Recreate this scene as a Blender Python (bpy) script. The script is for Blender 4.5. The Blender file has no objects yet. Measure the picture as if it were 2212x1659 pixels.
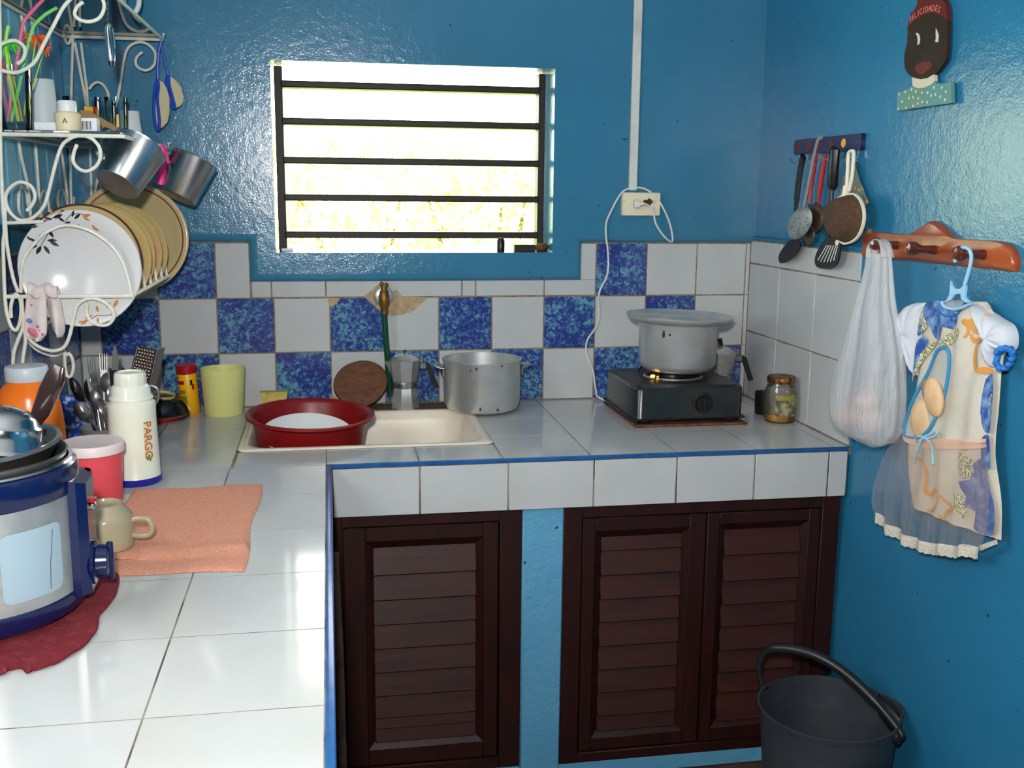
# Blue-walled kitchen corner with tiled L-shaped counter. Units: metres.
# Counter top is z = 0, tiled back wall is y = 0, x runs to the right, floor at z = -0.81.
import bpy, bmesh, math, random
from mathutils import Vector, Matrix
random.seed(7)
C = bpy.context.scene.collection
SC = bpy.context.scene
PI = math.pi
FLOOR = -0.81

# ------------------------------------------------------------------ camera, light, exposure
cam = bpy.data.cameras.new('camera'); camo = bpy.data.objects.new('camera', cam); C.objects.link(camo)
cam.sensor_fit = 'HORIZONTAL'; cam.sensor_width = 36.0; cam.lens = 2240.75 * 36.0 / 2212.0
_r = Vector((0.98500424, -0.17225299, 0.00977537)); _u = Vector((0.02195117, 0.18132012, 0.98317911)); _f = Vector((0.17112801, 0.96822101, -0.18238224))
CAM = Vector((-0.74952, -2.88084, 0.59140))
camo.matrix_world = Matrix(((_r.x, _u.x, -_f.x, CAM.x), (_r.y, _u.y, -_f.y, CAM.y), (_r.z, _u.z, -_f.z, CAM.z), (0, 0, 0, 1)))
cam.clip_start = 0.02; cam.clip_end = 100
SC.camera = camo
vs = SC.view_settings; vs.view_transform = 'Standard'; vs.look = 'None'; vs.gamma = 1.0; vs.use_curve_mapping = False; vs.exposure = 0.0

w = bpy.data.worlds.new('sky'); SC.world = w; w.use_nodes = True
bg = w.node_tree.nodes['Background']; bg.inputs[0].default_value = (1.0, 1.0, 0.94, 1); bg.inputs[1].default_value = 9.0

def area(name, loc, aim, size, power, col=(1, 1, 1), sy=None):
    l = bpy.data.lights.new(name, 'AREA'); l.energy = power; l.color = col; l.size = size
    if sy: l.shape = 'RECTANGLE'; l.size_y = sy
    o = bpy.data.objects.new(name, l); C.objects.link(o); o.location = loc
    o.rotation_euler = (Vector(aim) - Vector(loc)).to_track_quat('-Z', 'Y').to_euler(); return o
# the camera's pop-up flash, just above and left of the lens
area('camera_flash', (-0.80, -2.90, 0.75), (-0.35, 0.0, 0.22), 0.06, 38, (1.0, 0.97, 0.92))
# high sun from behind the house: it lights the garden beyond the window, not the room
sun = bpy.data.lights.new('sun', 'SUN'); sun.energy = 34; sun.angle = 0.01; sun.color = (1.0, 0.98, 0.9)
suno = bpy.data.objects.new('sun', sun); C.objects.link(suno); suno.rotation_euler = (math.radians(28), 0, math.radians(8))

# ------------------------------------------------------------------ materials
def lin(c):
    return tuple((x / 255 / 12.92 if x <= 10 else ((x / 255 + 0.055) / 1.055) ** 2.4) for x in c) + (1,)
class NT:
    def __init__(s, name):
        s.m = bpy.data.materials.new(name); s.m.use_nodes = True; s.t = s.m.node_tree; s.b = s.t.nodes['Principled BSDF']
        s.out = s.t.nodes['Material Output']; s._co = None
    def n(s, k, **kw):
        x = s.t.nodes.new(k)
        for a, v in kw.items(): setattr(x, a, v)
        return x
    def l(s, a, b): s.t.links.new(a, b)
    def co(s, rnd=False):
        tc = s.n('ShaderNodeTexCoord')
        if not rnd: return tc.outputs['Object']
        oi = s.n('ShaderNodeObjectInfo'); mu = s.n('ShaderNodeMath', operation='MULTIPLY'); mu.inputs[1].default_value = 37.0
        s.l(oi.outputs['Random'], mu.inputs[0]); va = s.n('ShaderNodeVectorMath', operation='ADD')
        s.l(tc.outputs['Object'], va.inputs[0]); s.l(mu.outputs[0], va.inputs[1]); return va.outputs[0]
    def noise(s, vec, scale, detail=3, rough=.5, dist=0):
        x = s.n('ShaderNodeTexNoise'); x.inputs['Scale'].default_value = scale; x.inputs['Detail'].default_value = detail
        x.inputs['Roughness'].default_value = rough; x.inputs['Distortion'].default_value = dist; s.l(vec, x.inputs['Vector']); return x.outputs['Fac']
    def ramp(s, fac, stops, interp='LINEAR'):
        x = s.n('ShaderNodeValToRGB'); e = x.color_ramp; e.interpolation = interp
        while len(e.elements) < len(stops): e.elements.new(.5)
        for el, (p, c) in zip(e.elements, stops): el.position = p; el.color = c
        s.l(fac, x.inputs[0]); return x.outputs[0]
    def bump(s, h, strength, dist=.002):
        x = s.n('ShaderNodeBump'); x.inputs['Strength'].default_value = strength; x.inputs['Distance'].default_value = dist
        s.l(h, x.inputs['Height']); s.l(x.outputs[0], s.b.inputs['Normal'])
    def set(s, **k):
        for a, v in k.items(): s.b.inputs[a.replace('_', ' ')].default_value = v
def M(name, rgb, rough=.5, metal=0, bump=None, var=None, rnd=False, trans=0, alpha=1, ior=1.45, coat=0, emit=None, sub=0, stretch=None, aniso=0):
    t = NT(name); c = lin(rgb); t.set(Base_Color=c, Roughness=rough, Metallic=metal, IOR=ior)
    if trans: t.set(Transmission_Weight=trans)
    if alpha < 1: t.set(Alpha=alpha)
    if coat: t.set(Coat_Weight=coat, Coat_Roughness=.08)
    if sub: t.set(Subsurface_Weight=sub, Subsurface_Scale=.01)
    if aniso: t.set(Anisotropic=aniso)
    if emit: t.set(Emission_Color=c, Emission_Strength=emit)
    v = None
    if bump or var: v = t.co(rnd)
    if v and stretch:
        mp = t.n('ShaderNodeMapping'); mp.inputs['Scale'].default_value = stretch; t.l(v, mp.inputs['Vector']); v = mp.outputs[0]
    if var:
        sc, c2, lo, hi = var; t.l(t.ramp(t.noise(v, sc, 5, .6), [(lo, c), (hi, lin(c2))]), t.b.inputs['Base Color'])
    if bump: t.bump(t.noise(v, bump[0], 3), bump[1], bump[2] if len(bump) > 2 else .002)
    return t.m
def paint(name, c1, c2, rough, bscale, bstr, dots=True):
    t = NT(name); v = t.co(); t.set(Roughness=rough, IOR=1.5)
    base = t.ramp(t.noise(v, 3, 4, .6), [(.3, lin(c1)), (.75, lin(c2))])
    if dots:                                                       # scattered specks of dirt
        d = t.ramp(t.noise(v, 55, 2, .5), [(.235, (1, 1, 1, 1)), (.25, (0, 0, 0, 1))])
        mx = t.n('ShaderNodeMix', data_type='RGBA'); t.l(d, mx.inputs['Factor']); t.l(base, mx.inputs['A']); mx.inputs['B'].default_value = lin((35, 60, 75)); base = mx.outputs['Result']
    t.l(base, t.b.inputs['Base Color'])
    a = t.n('ShaderNodeMath', operation='ADD'); t.l(t.noise(v, bscale, 3, .6), a.inputs[0])
    k = t.n('ShaderNodeMath', operation='MULTIPLY'); t.l(t.noise(v, bscale * .22, 2), k.inputs[0]); k.inputs[1].default_value = 1.6; t.l(k.outputs[0], a.inputs[1])
    t.bump(a.outputs[0], bstr, .0022); return t.m
def blue_tile():
    t = NT('mottled_blue_glaze'); v = t.co(True); t.set(Roughness=.14, IOR=1.5)
    a = t.noise(v, 84, 6, .62, .8); k = t.noise(v, 9, 2)
    m = t.n('ShaderNodeMath', operation='MULTIPLY_ADD'); t.l(k, m.inputs[0]); m.inputs[1].default_value = .35; t.l(a, m.inputs[2])
    col = t.ramp(m.outputs[0], [(.60, lin((46, 56, 124))), (.69, lin((58, 82, 142))), (.78, lin((92, 142, 162))), (.92, lin((112, 160, 174)))])
    t.l(col, t.b.inputs['Base Color']); t.bump(t.noise(v, 12, 2), .05, .002); return t.m
def wood(name, c1, c2, rough, sc=(60, 6, 60), coat=0):
    t = NT(name); v = t.co(True); t.set(Roughness=rough, Specular_IOR_Level=.28 if not coat else .5)
    if coat: t.set(Coat_Weight=coat, Coat_Roughness=.12)
    mp = t.n('ShaderNodeMapping'); mp.inputs['Scale'].default_value = sc; t.l(v, mp.inputs['Vector'])
    f = t.noise(mp.outputs[0], 1, 5, .65, .6); t.l(t.ramp(f, [(.3, lin(c1)), (.72, lin(c2))]), t.b.inputs['Base Color']); t.bump(f, .25, .0015); return t.m
def glass(name, rgb, rough=.02, fac=.86):
    # thin-walled glass: mostly see-through with a glossy skin
    t = NT(name); tr = t.n('ShaderNodeBsdfTransparent'); tr.inputs[0].default_value = lin(rgb); gl = t.n('ShaderNodeBsdfGlossy'); gl.inputs['Roughness'].default_value = rough
    fr = t.n('ShaderNodeFresnel'); fr.inputs[0].default_value = 1.5; ad = t.n('ShaderNodeMath', operation='MULTIPLY_ADD'); ad.inputs[1].default_value = 1.0; ad.inputs[2].default_value = 1 - .04 - fac + .0
    t.l(fr.outputs[0], ad.inputs[0]); mx = t.n('ShaderNodeMixShader'); t.l(ad.outputs[0], mx.inputs[0]); t.l(tr.outputs[0], mx.inputs[1]); t.l(gl.outputs[0], mx.inputs[2]); t.l(mx.outputs[0], t.out.inputs[0]); return t.m
def sheer(name, rgb, op, rough=.5, fold=None):
    # thin translucent film or gauze
    t = NT(name); t.set(Base_Color=lin(rgb), Roughness=rough); tl = t.n('ShaderNodeBsdfTranslucent'); tl.inputs[0].default_value = lin(rgb)
    a = t.n('ShaderNodeMixShader'); a.inputs[0].default_value = .4; t.l(t.b.outputs[0], a.inputs[1]); t.l(tl.outputs[0], a.inputs[2])
    tr = t.n('ShaderNodeBsdfTransparent'); b = t.n('ShaderNodeMixShader'); b.inputs[0].default_value = op; t.l(tr.outputs[0], b.inputs[1]); t.l(a.outputs[0], b.inputs[2]); t.l(b.outputs[0], t.out.inputs[0])
    if fold:
        v = t.co(); mp = t.n('ShaderNodeMapping'); mp.inputs['Scale'].default_value = fold; t.l(v, mp.inputs['Vector']); t.bump(t.noise(mp.outputs[0], 1, 4, .6, 1.2), 1.0, .008)
    return t.m
m_wall = paint('blue_wall_paint', (38, 112, 150), (45, 121, 160), .1, 200, .28)
m_wallb = paint('blue_back_wall_paint', (52, 113, 143), (60, 122, 155), .14, 210, .24)
m_plank = paint('lit_look_plank_paint', (112, 178, 212), (122, 188, 220), .4, 240, .4, False)  # blue raised so the colour holds the light falling on the planks
m_blueflat = paint('light_blue_pillar_paint', (82, 148, 184), (94, 158, 192), .42, 240, .7)
m_trim = M('blue_edge_enamel', (30, 80, 138), .2, var=(30, (42, 94, 152), .4, .7))
m_tile = M('white_tile_glaze', (186, 189, 191), .12, ior=1.5, var=(7, (180, 182, 181), .35, .7), rnd=True, bump=(9, .04))
m_tilec = M('white_counter_tile_glaze', (186, 187, 186), .1, ior=1.5, var=(6, (178, 178, 175), .35, .75), rnd=True, bump=(8, .05))
m_btile = blue_tile()
m_grout = M('tan_grout', (150, 132, 104), .9, var=(40, (96, 82, 64), .4, .7))
m_groutw = M('dark_counter_grout', (74, 62, 50), .9, var=(9, (140, 130, 116), .4, .6))
m_dirt = M('brown_stained_cement', (112, 84, 70), .85, var=(50, (66, 50, 42), .35, .7), bump=(120, .5))
m_mortar = M('beige_mortar', (186, 164, 130), .9, var=(60, (150, 126, 94), .3, .75), bump=(140, .6))
m_cab = wood('dark_mahogany', (26, 8, 6), (46, 15, 11), .5, (28, 28, 5))
m_slat = wood('dark_mahogany_slat', (40, 17, 15), (60, 26, 20), .5, (5, 30, 45))
m_slatwin = wood('dark_louver_wood', (34, 27, 22), (46, 38, 30), .5, (5, 30, 45))
m_pegw = wood('varnished_red_wood', (112, 44, 15), (182, 90, 38), .34, (60, 7, 22), .3)
m_pegd = wood('dark_turned_wood', (64, 24, 12), (104, 46, 22), .22, (30, 30, 30), .6)
m_board = wood('chopping_board_wood', (58, 32, 14), (112, 64, 26), .6, (30, 90, 80))
m_stick = wood('worn_broom_wood', (74, 46, 32), (120, 80, 56), .6, (40, 40, 6))
m_cream = M('cream_enamel', (226, 214, 196), .28, var=(8, (206, 192, 172), .4, .75))
m_red = M('red_plastic', (122, 12, 15), .35)
m_redp = M('red_melamine', (176, 44, 42), .3)
m_white = M('white_plastic', (220, 222, 222), .35)
m_whitec = M('white_cord_plastic', (214, 214, 208), .45)
m_alu = M('brushed_aluminium', (210, 212, 211), .36, .72, var=(18, (196, 198, 198), .35, .7))
m_alus = M('satin_cup_aluminium', (186, 188, 190), .27, 1, bump=(700, .05))
m_alud = M('dull_cup_base_aluminium', (160, 150, 146), .55, .7, var=(20, (140, 118, 104), .4, .7))
m_steel = M('polished_steel', (190, 190, 192), .12, 1)
m_steeld = M('worn_cutlery_steel', (172, 168, 166), .32, .85)
m_brush = M('brushed_steel_band', (196, 197, 196), .42, .75, var=(30, (176, 178, 176), .4, .7))
m_brass = M('aged_brass', (142, 108, 48), .45, .7, var=(60, (96, 66, 26), .4, .7), bump=(90, .3))
m_hose = M('dark_green_hose', (14, 66, 48), .25)
m_black = M('black_plastic', (20, 19, 19), .35)
m_blackg = M('black_gloss_glaze', (14, 14, 15), .1)
m_nylon = M('black_nylon', (13, 13, 15), .5)
m_stove = M('dark_green_grey_enamel', (30, 34, 34), .25, var=(18, (40, 44, 43), .4, .7))
m_stovet = M('sooty_stove_top', (24, 22, 21), .42, var=(22, (64, 58, 52), .45, .8))
m_rust = M('rusty_board', (120, 74, 44), .8, var=(35, (62, 38, 26), .35, .65), bump=(90, .4))
m_bucket = M('charcoal_bucket_plastic', (46, 51, 57), .5, var=(16, (54, 59, 65), .4, .7))
m_bhand = M('black_bucket_handle', (27, 28, 31), .4)
m_orange = M('orange_liquid', (246, 128, 22), .25, sub=.3, var=(9, (232, 106, 14), .4, .7))
m_jarlid = M('pale_grey_lid_plastic', (196, 204, 210), .4)
m_pink = M('translucent_pink_plastic', (226, 84, 96), .35, sub=.25)
m_pinklid = M('pinkish_white_lid', (224, 208, 206), .4)
m_thermos = M('ivory_plastic', (226, 228, 212), .25, coat=.3)
m_navy = M('navy_plastic', (10, 22, 66), .2, coat=.3)
m_cobalt = M('cobalt_blue_plastic', (26, 30, 138), .3)
m_sticker = M('pale_blue_sticker', (150, 172, 184), .4)
m_grey = M('grey_plastic', (128, 130, 134), .45)
m_mug = M('beige_stoneware', (158, 148, 122), .15, coat=.3)
m_towel = M('peach_terry', (218, 142, 114), .95, var=(240, (232, 170, 142), .35, .7), bump=(700, 1.0, .003))
m_mat = M('burgundy_terry', (122, 20, 36), .95, var=(60, (160, 60, 70), .5, .85), bump=(600, 1.0, .004))
m_yellow = M('pale_yellow_plastic', (216, 214, 138), .4, sub=.1)
m_sponge = M('yellow_sponge', (196, 178, 96), .9, var=(40, (160, 126, 60), .4, .8), bump=(200, .6))
m_canY = M('yellow_can_print', (230, 176, 20), .35, var=(14, (226, 150, 20), .4, .7))
m_canR = M('red_can_lid', (164, 16, 22), .35)
m_canG = M('green_label_print', (96, 124, 30), .5)
m_wire = M('white_painted_wire', (226, 224, 212), .35, var=(60, (206, 200, 180), .4, .8))
m_gshelf = glass('green_shelf_glass', (168, 200, 186), .03, .82)
m_glass = glass('clear_glass', (248, 251, 251), .02, .93)
m_platew = M('white_porcelain', (204, 204, 203), .16)
m_tan = M('tan_stoneware', (190, 166, 112), .25, coat=.2)
m_beige = M('beige_stoneware_plate', (190, 172, 128), .25, coat=.2)
m_brownr = M('brown_glaze', (110, 46, 20), .3)
m_leafk = M('black_leaf_print', (34, 30, 34), .4)
m_leafo = M('orange_leaf_print', (192, 120, 56), .4)
m_rose = M('rose_print', (206, 104, 128), .5)
m_bluep = M('blue_print', (92, 120, 206), .5)
m_cloth = M('floral_white_cotton', (224, 210, 206), .9, var=(30, (208, 188, 186), .45, .75), bump=(60, .3))
m_straw = {k: M(k + '_straw_plastic', c, .3, sub=.2) for k, c in dict(pink=(226, 106, 140), green=(120, 214, 110), lime=(170, 226, 70), red=(230, 70, 50)).items()}
m_orn = M('orange_paper', (238, 92, 40), .6)
m_grn = M('green_foil', (66, 206, 40), .4)
m_ivory = M('ivory_label_plastic', (224, 208, 170), .5)
m_brown = M('brown_box_card', (150, 118, 70), .5)
m_paper = M('white_carton', (220, 224, 226), .6)
m_dark = M('dark_ink', (60, 62, 66), .6)
m_blues = M('blue_plastic', (30, 74, 178), .3)
m_mesh = M('beige_strainer_mesh', (204, 192, 160), .7, var=(120, (206, 186, 140), .4, .6), bump=(900, .3))
m_meshb = M('brown_strainer_mesh', (92, 64, 42), .8, var=(260, (60, 42, 30), .4, .6), bump=(400, .8))
m_hotpink = M('hot_pink_plastic', (232, 46, 140), .4)
m_plaq = M('dark_brown_painted_wood', (38, 20, 15), .7, var=(14, (48, 34, 20), .4, .7))
m_plaqr = M('dark_red_painted_wood', (92, 17, 16), .6)
m_lips = M('brick_red_paint', (100, 34, 24), .6)
m_plaqw = M('off_white_paint', (206, 198, 176), .5)
m_teal = M('teal_painted_wood', (84, 140, 146), .5, var=(12, (98, 138, 118), .4, .7))
m_text = M('pinkish_lettering', (206, 120, 110), .5)
m_rail = M('dark_blue_painted_rail', (16, 24, 72), .35)
m_skim = M('worn_aluminium', (164, 170, 168), .5, .7, var=(40, (124, 130, 128), .4, .7))
m_redh = M('red_handle_plastic', (170, 28, 30), .35)
m_strw = M('ivory_strainer_plastic', (224, 220, 196), .45)
m_potcl = M('patterned_pot_cloth', (108, 118, 116), .9, var=(60, (196, 160, 90), .55, .62))
m_outlet = M('yellowed_plastic', (222, 214, 186), .5, var=(40, (186, 166, 120), .55, .8))
m_burn = M('scorched_brown', (92, 62, 36), .8, var=(90, (50, 34, 22), .4, .6))
m_conduit = M('white_conduit_paint', (206, 208, 204), .5, var=(12, (180, 180, 172), .45, .75))
m_bag = sheer('thin_white_polythene', (242, 244, 246), .62, .22, (70, 70, 14))
m_gauze = sheer('sheer_pink_gauze', (238, 210, 192), .26, .8, (8, 160, 8))
m_onion = M('pinkish_onion_skin', (206, 168, 158), .5, var=(20, (226, 200, 190), .4, .7))
m_dress = M('cream_printed_cotton', (204, 199, 186), .9, var=(9, (188, 178, 160), .4, .75), bump=(900, .25))
m_flower = M('blue_flower_print', (40, 78, 150), .9, var=(38, (136, 176, 212), .42, .7))
m_sprig = M('olive_sprig_print', (120, 124, 62), .9, var=(260, (226, 220, 200), .45, .56))
m_scroll = M('ochre_scroll_print', (214, 150, 74), .9)
m_sleeve = M('white_lining_cotton', (200, 204, 214), .85, bump=(60, .4))
m_cuff = M('blue_ruffle_ribbon', (30, 112, 190), .6)
m_ribbon = M('pale_blue_ribbon', (150, 202, 226), .4)
m_peach = M('peach_satin_ribbon', (228, 192, 168), .35)
m_lace = M('ivory_lace', (224, 216, 200), .9, var=(400, (180, 176, 166), .4, .6), bump=(500, .8))
m_hanger = M('sky_blue_plastic', (150, 198, 232), .3)
m_veg = M('pale_garlic_skin', (224, 190, 150), .6, var=(25, (206, 164, 120), .4, .75))
m_floor = M('dark_red_cement_floor', (84, 52, 44), .5, var=(6, (62, 40, 36), .4, .7))
m_ceil = M('white_ceiling_paint', (206, 210, 212), .8, var=(4, (196, 200, 202), .4, .7))
m_leaf = M('sunlit_leaf', (205, 224, 124), .5, var=(20, (226, 233, 176), .35, .7), rnd=True)
m_bark = M('bark', (120, 100, 70), .9, var=(30, (80, 66, 48), .4, .7))
m_ground = M('grassy_ground', (150, 170, 80), .9, var=(3, (120, 140, 60), .4, .7))
m_honey = M('amber_syrup', (176, 124, 40), .2, sub=.2)
m_jarlab = M('stained_jar_label', (150, 146, 110), .8, var=(60, (74, 66, 46), .4, .62))
m_jarlg = M('olive_jar_label', (132, 134, 44), .8, var=(50, (150, 120, 80), .45, .7))
m_rlid = M('rusty_gold_lid', (140, 100, 44), .4, .7, var=(70, (70, 40, 26), .42, .55))
m_flame = M('gas_flame', (255, 186, 84), .5, emit=2.2)
m_holeb = M('grater_hole', (226, 224, 214), .3, 1)
m_patblue = M('blue_white_printed_tin', (40, 84, 180), .35, var=(60, (190, 214, 236), .5, .6))

# ------------------------------------------------------------------ mesh helpers
class MB:
    def __init__(s): s.v = []; s.f = []
    def add(s, vs, fs, T=None):
        b = len(s.v); s.v += [tuple(T @ Vector(p)) if T else tuple(p) for p in vs]; s.f += [tuple(b + i for i in f) for f in fs]; return s
    def box(s, lo, hi, bev=0, T=None, seg=1):
        bm = bmesh.new(); bmesh.ops.create_cube(bm, size=1)
        for p in bm.verts: p.co = Vector([lo[i] + (hi[i] - lo[i]) * (p.co[i] + .5) for i in range(3)])
        if bev: bmesh.ops.bevel(bm, geom=bm.edges[:], offset=bev, segments=seg, profile=.5, affect='EDGES')
        bm.verts.index_update(); s.add([p.co[:] for p in bm.verts], [[q.index for q in f.verts] for f in bm.faces], T); bm.free(); return s
    def tube(s, pts, r, n=8, closed=False, T=None, flat=None):
        P = [Vector(p) for p in pts]; m = len(P); rs = r if isinstance(r, (list, tuple)) else [r] * m
        t = []
        for i in range(m):
            a = P[(i - 1) % m] if closed or i else P[i]; b = P[(i + 1) % m] if closed or i < m - 1 else P[i]; t.append((b - a).normalized())
        ref = Vector((0, 0, 1)) if abs(t[0].z) < .9 else Vector((1, 0, 0)); nrm = (ref - t[0] * ref.dot(t[0])).normalized(); V = []; F = []
        for i in range(m):
            nrm = (nrm - t[i] * nrm.dot(t[i])).normalized(); bn = t[i].cross(nrm)
            for k in range(n):
                a = 2 * PI * k / n; f2 = flat if flat else 1; V.append(P[i] + rs[i] * (math.cos(a) * nrm + f2 * math.sin(a) * bn))
        for i in range(m if closed else m - 1):
            for k in range(n): j = (i + 1) % m; F.append((i * n + k, i * n + (k + 1) % n, j * n + (k + 1) % n, j * n + k))
        if not closed: F += [tuple(range(n))[::-1], tuple((m - 1) * n + k for k in range(n))]
        return s.add(V, F, T)
    def lathe(s, prof, n=32, T=None, sx=1, sy=1, a0=0, a1=2 * PI, cap=True):
        full = abs(a1 - a0 - 2 * PI) < 1e-6; V = []; F = []; c = n if full else n + 1
        for r, z in prof:
            for k in range(c): a = a0 + (a1 - a0) * k / n; V.append((r * sx * math.cos(a), r * sy * math.sin(a), z))
        for i in range(len(prof) - 1):
            for k in range(n): k2 = (k + 1) % c; F.append((i * c + k, i * c + k2, (i + 1) * c + k2, (i + 1) * c + k))
        if cap and full:
            if prof[0][0] > 1e-5: F.append(tuple(range(c))[::-1])
            if prof[-1][0] > 1e-5: F.append(tuple((len(prof) - 1) * c + k for k in range(c)))
        return s.add(V, F, T)
    def plate(s, pts, off):
        # planar outline in 3D given thickness along vector off
        P = [Vector(p) for p in pts]; o = Vector(off); n = len(P)
        nr = Vector((0, 0, 0))
        for i in range(n): nr += P[i].cross(P[(i + 1) % n])
        if nr.dot(o) > 0: P = P[::-1]
        return s.add(P + [p + o for p in P], [tuple(range(n)), tuple(range(2 * n - 1, n - 1, -1))] + [(i, n + i, n + (i + 1) % n, (i + 1) % n)[::-1] for i in range(n)])
    def grid(s, nu, nv, fn, cu=False, cv=False, T=None):
        V = [fn(i / (nu if cu else nu - 1), j / (nv if cv else nv - 1)) for j in range(nv) for i in range(nu)]; F = []
        for j in range(nv if cv else nv - 1):
            for i in range(nu if cu else nu - 1):
                i2 = (i + 1) % nu; j2 = (j + 1) % nv; F.append((j * nu + i, j * nu + i2, j2 * nu + i2, j2 * nu + i))
        return s.add(V, F, T)
    def ball(s, c, r, n=16, m=10, sc=(1, 1, 1), T=None):
        return s.lathe([(r * math.sin(PI * j / m) if 0 < j < m else 1e-6, -r * math.cos(PI * j / m)) for j in range(m + 1)], n, (T or Matrix()) @ Matrix.Translation(c) @ Matrix.Diagonal((*sc, 1)))
def link(name, mb, mat, parent=None, ang=40, flat=False):
    me = bpy.data.meshes.new(name); me.from_pydata([tuple(p) for p in mb.v], [], mb.f); me.validate(); me.update()
    bm = bmesh.new(); bm.from_mesh(me); bmesh.ops.recalc_face_normals(bm, faces=bm.faces[:]); bm.to_mesh(me); bm.free()
    me.materials.append(mat)
    if not flat: me.shade_smooth(); me.set_sharp_from_angle(angle=math.radians(ang))
    o = bpy.data.objects.new(name, me); C.objects.link(o)
    if parent: o.parent = parent
    return o
def tag(o, label, cat, group=None, kind=None):
    o['label'] = label; o['category'] = cat
    if group: o['group'] = group
    if kind: o['kind'] = kind
    return o
def thing(name, label, cat, loc=(0, 0, 0), rot=(0, 0, 0), group=None):
    o = bpy.data.objects.new(name, None); o.empty_display_size = .02; C.objects.link(o); o.location = loc; o.rotation_euler = rot
    return tag(o, label, cat, group)
def solo(name, label, cat, mb, mat, loc=(0, 0, 0), rot=(0, 0, 0), group=None, ang=40):
    o = link(name, mb, mat, None, ang); o.location = loc; o.rotation_euler = rot; return tag(o, label, cat, group)
def struct(name, mb, mat, label=None, cat=None, ang=40):
    o = link(name, mb, mat, None, ang); o['kind'] = 'structure'
    if label: o['label'] = label; o['category'] = cat
    return o
def dup(o, parent, loc=None):
    c = o.copy(); C.objects.link(c); c.parent = parent
    if loc is not None: c.location = loc
    return c
def axisT(p, d, roll=0):
    d = Vector(d).normalized(); return Matrix.Translation(p) @ d.to_track_quat('Z', 'Y').to_matrix().to_4x4() @ Matrix.Rotation(roll, 4, 'Z')
_tm = {}
def tile(parent, a, b, axis, front, th, mat, gap=.0016, tilt=.0):
    # a, b opposite corners in the two in-plane coordinates; front is the face coordinate
    w_, h_ = abs(b[0] - a[0]) - 2 * gap, abs(b[1] - a[1]) - 2 * gap; key = (round(w_, 4), round(h_, 4), axis, mat.name, th)
    if key not in _tm:
        hw, hh = w_ / 2, h_ / 2; mb = MB()
        lo, hi = {'y': ((-hw, 0, -hh), (hw, th, hh)), 'x': ((0, -hw, -hh), (th, hw, hh)), 'z': ((-hw, -hh, -th), (hw, hh, 0))}[axis]
        mb.box(lo, hi, .0012 if axis != 'z' else 0); o = link('tile', mb, mat, parent); _tm[key] = o.data
    else: o = bpy.data.objects.new('tile', _tm[key]); C.objects.link(o); o.parent = parent
    cx, cy = (a[0] + b[0]) / 2, (a[1] + b[1]) / 2; j = random.uniform(-.0004, .0004)
    o.location = {'y': (cx, front + j, cy), 'x': (front + j, cx, cy), 'z': (cx, cy, front + j * .4)}[axis]
    return o
def rrect(x0, x1, y0, y1, r, n=6):
    P = []
    for cx, cy, a in ((x1 - r, y1 - r, 0), (x0 + r, y1 - r, 90), (x0 + r, y0 + r, 180), (x1 - r, y0 + r, 270)):
        for k in range(n + 1): t = math.radians(a + 90 * k / n); P.append((cx + r * math.cos(t), cy + r * math.sin(t)))
    return P
def loft(mb, rings, cap0=True, cap1=True, T=None):
    n = len(rings[0]); V = [p for r in rings for p in r]; F = []
    for i in range(len(rings) - 1):
        for k in range(n): F.append((i * n + k, i * n + (k + 1) % n, (i + 1) * n + (k + 1) % n, (i + 1) * n + k))
    if cap0: F.append(tuple(range(n))[::-1])
    if cap1: F.append(tuple((len(rings) - 1) * n + k for k in range(n)))
    return mb.add(V, F, T)
def smooth_path(pts, k=4):
    # Catmull-Rom through the points
    P = [Vector(p) for p in pts]; out = []
    for i in range(len(P) - 1):
        a, b, c, d = P[max(i - 1, 0)], P[i], P[i + 1], P[min(i + 2, len(P) - 1)]
        for j in range(k):
            t = j / k; out.append(.5 * ((2 * b) + (c - a) * t + (2 * a - 5 * b + 4 * c - d) * t * t + (3 * b - a - 3 * c + d) * t ** 3))
    return out + [P[-1]]
def letters(txt, size, T, mat, parent, name='lettering', depth=.0006):
    cu = bpy.data.curves.new(name, 'FONT'); cu.body = txt; cu.size = size; cu.extrude = depth; cu.align_x = 'CENTER'; cu.align_y = 'CENTER'
    t = bpy.data.objects.new(name, cu); C.objects.link(t); bpy.context.view_layer.update()
    me = bpy.data.meshes.new_from_object(t.evaluated_get(bpy.context.evaluated_depsgraph_get())); bpy.data.objects.remove(t)
    me.transform(T); me.materials.clear(); me.materials.append(mat); o = bpy.data.objects.new(name, me); C.objects.link(o); o.parent = parent; return o

# ------------------------------------------------------------------ room shell
XR, XL, D = .463, -1.405, .649
CEIL, REAR = 1.62, -4.1
f = struct('floor', MB().box((-1.6, REAR - .2, FLOOR - .1), (.62, .2, FLOOR)), m_floor, 'dark reddish cement floor', 'floor')
struct('ceiling', MB().box((-1.6, REAR - .2, CEIL), (.62, .2, CEIL + .1)), m_ceil, 'white ceiling', 'ceiling')
# right wall
wr = struct('wall_right', MB().box((XR + .006, REAR, FLOOR), (.62, .16, CEIL)), m_wall, 'glossy blue right wall with white tile splashback', 'wall')
link('grout', MB().box((XR + .0005, -.648, -.02), (XR + .0062, .0, .002)).box((XR + .003, -.648, .0), (XR + .0062, .0, .462)), m_grout, wr)
ys = [0, -.208, -.423, -.645]
for i in range(3):
    for z0, z1 in ((.001, .195), (.195, .393), (.393, .459)): tile(wr, (ys[i + 1], z0), (ys[i], z1), 'x', XR, .005, m_tile)
link('tile_border', MB().box((XR + .001, -.662, -.0), (XR + .008, -.646, .47), .002), m_wall, wr)
link('tile_border', MB().box((XR + .001, -.662, .459), (XR + .009, 0, .472), .003), m_wall, wr)
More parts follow.
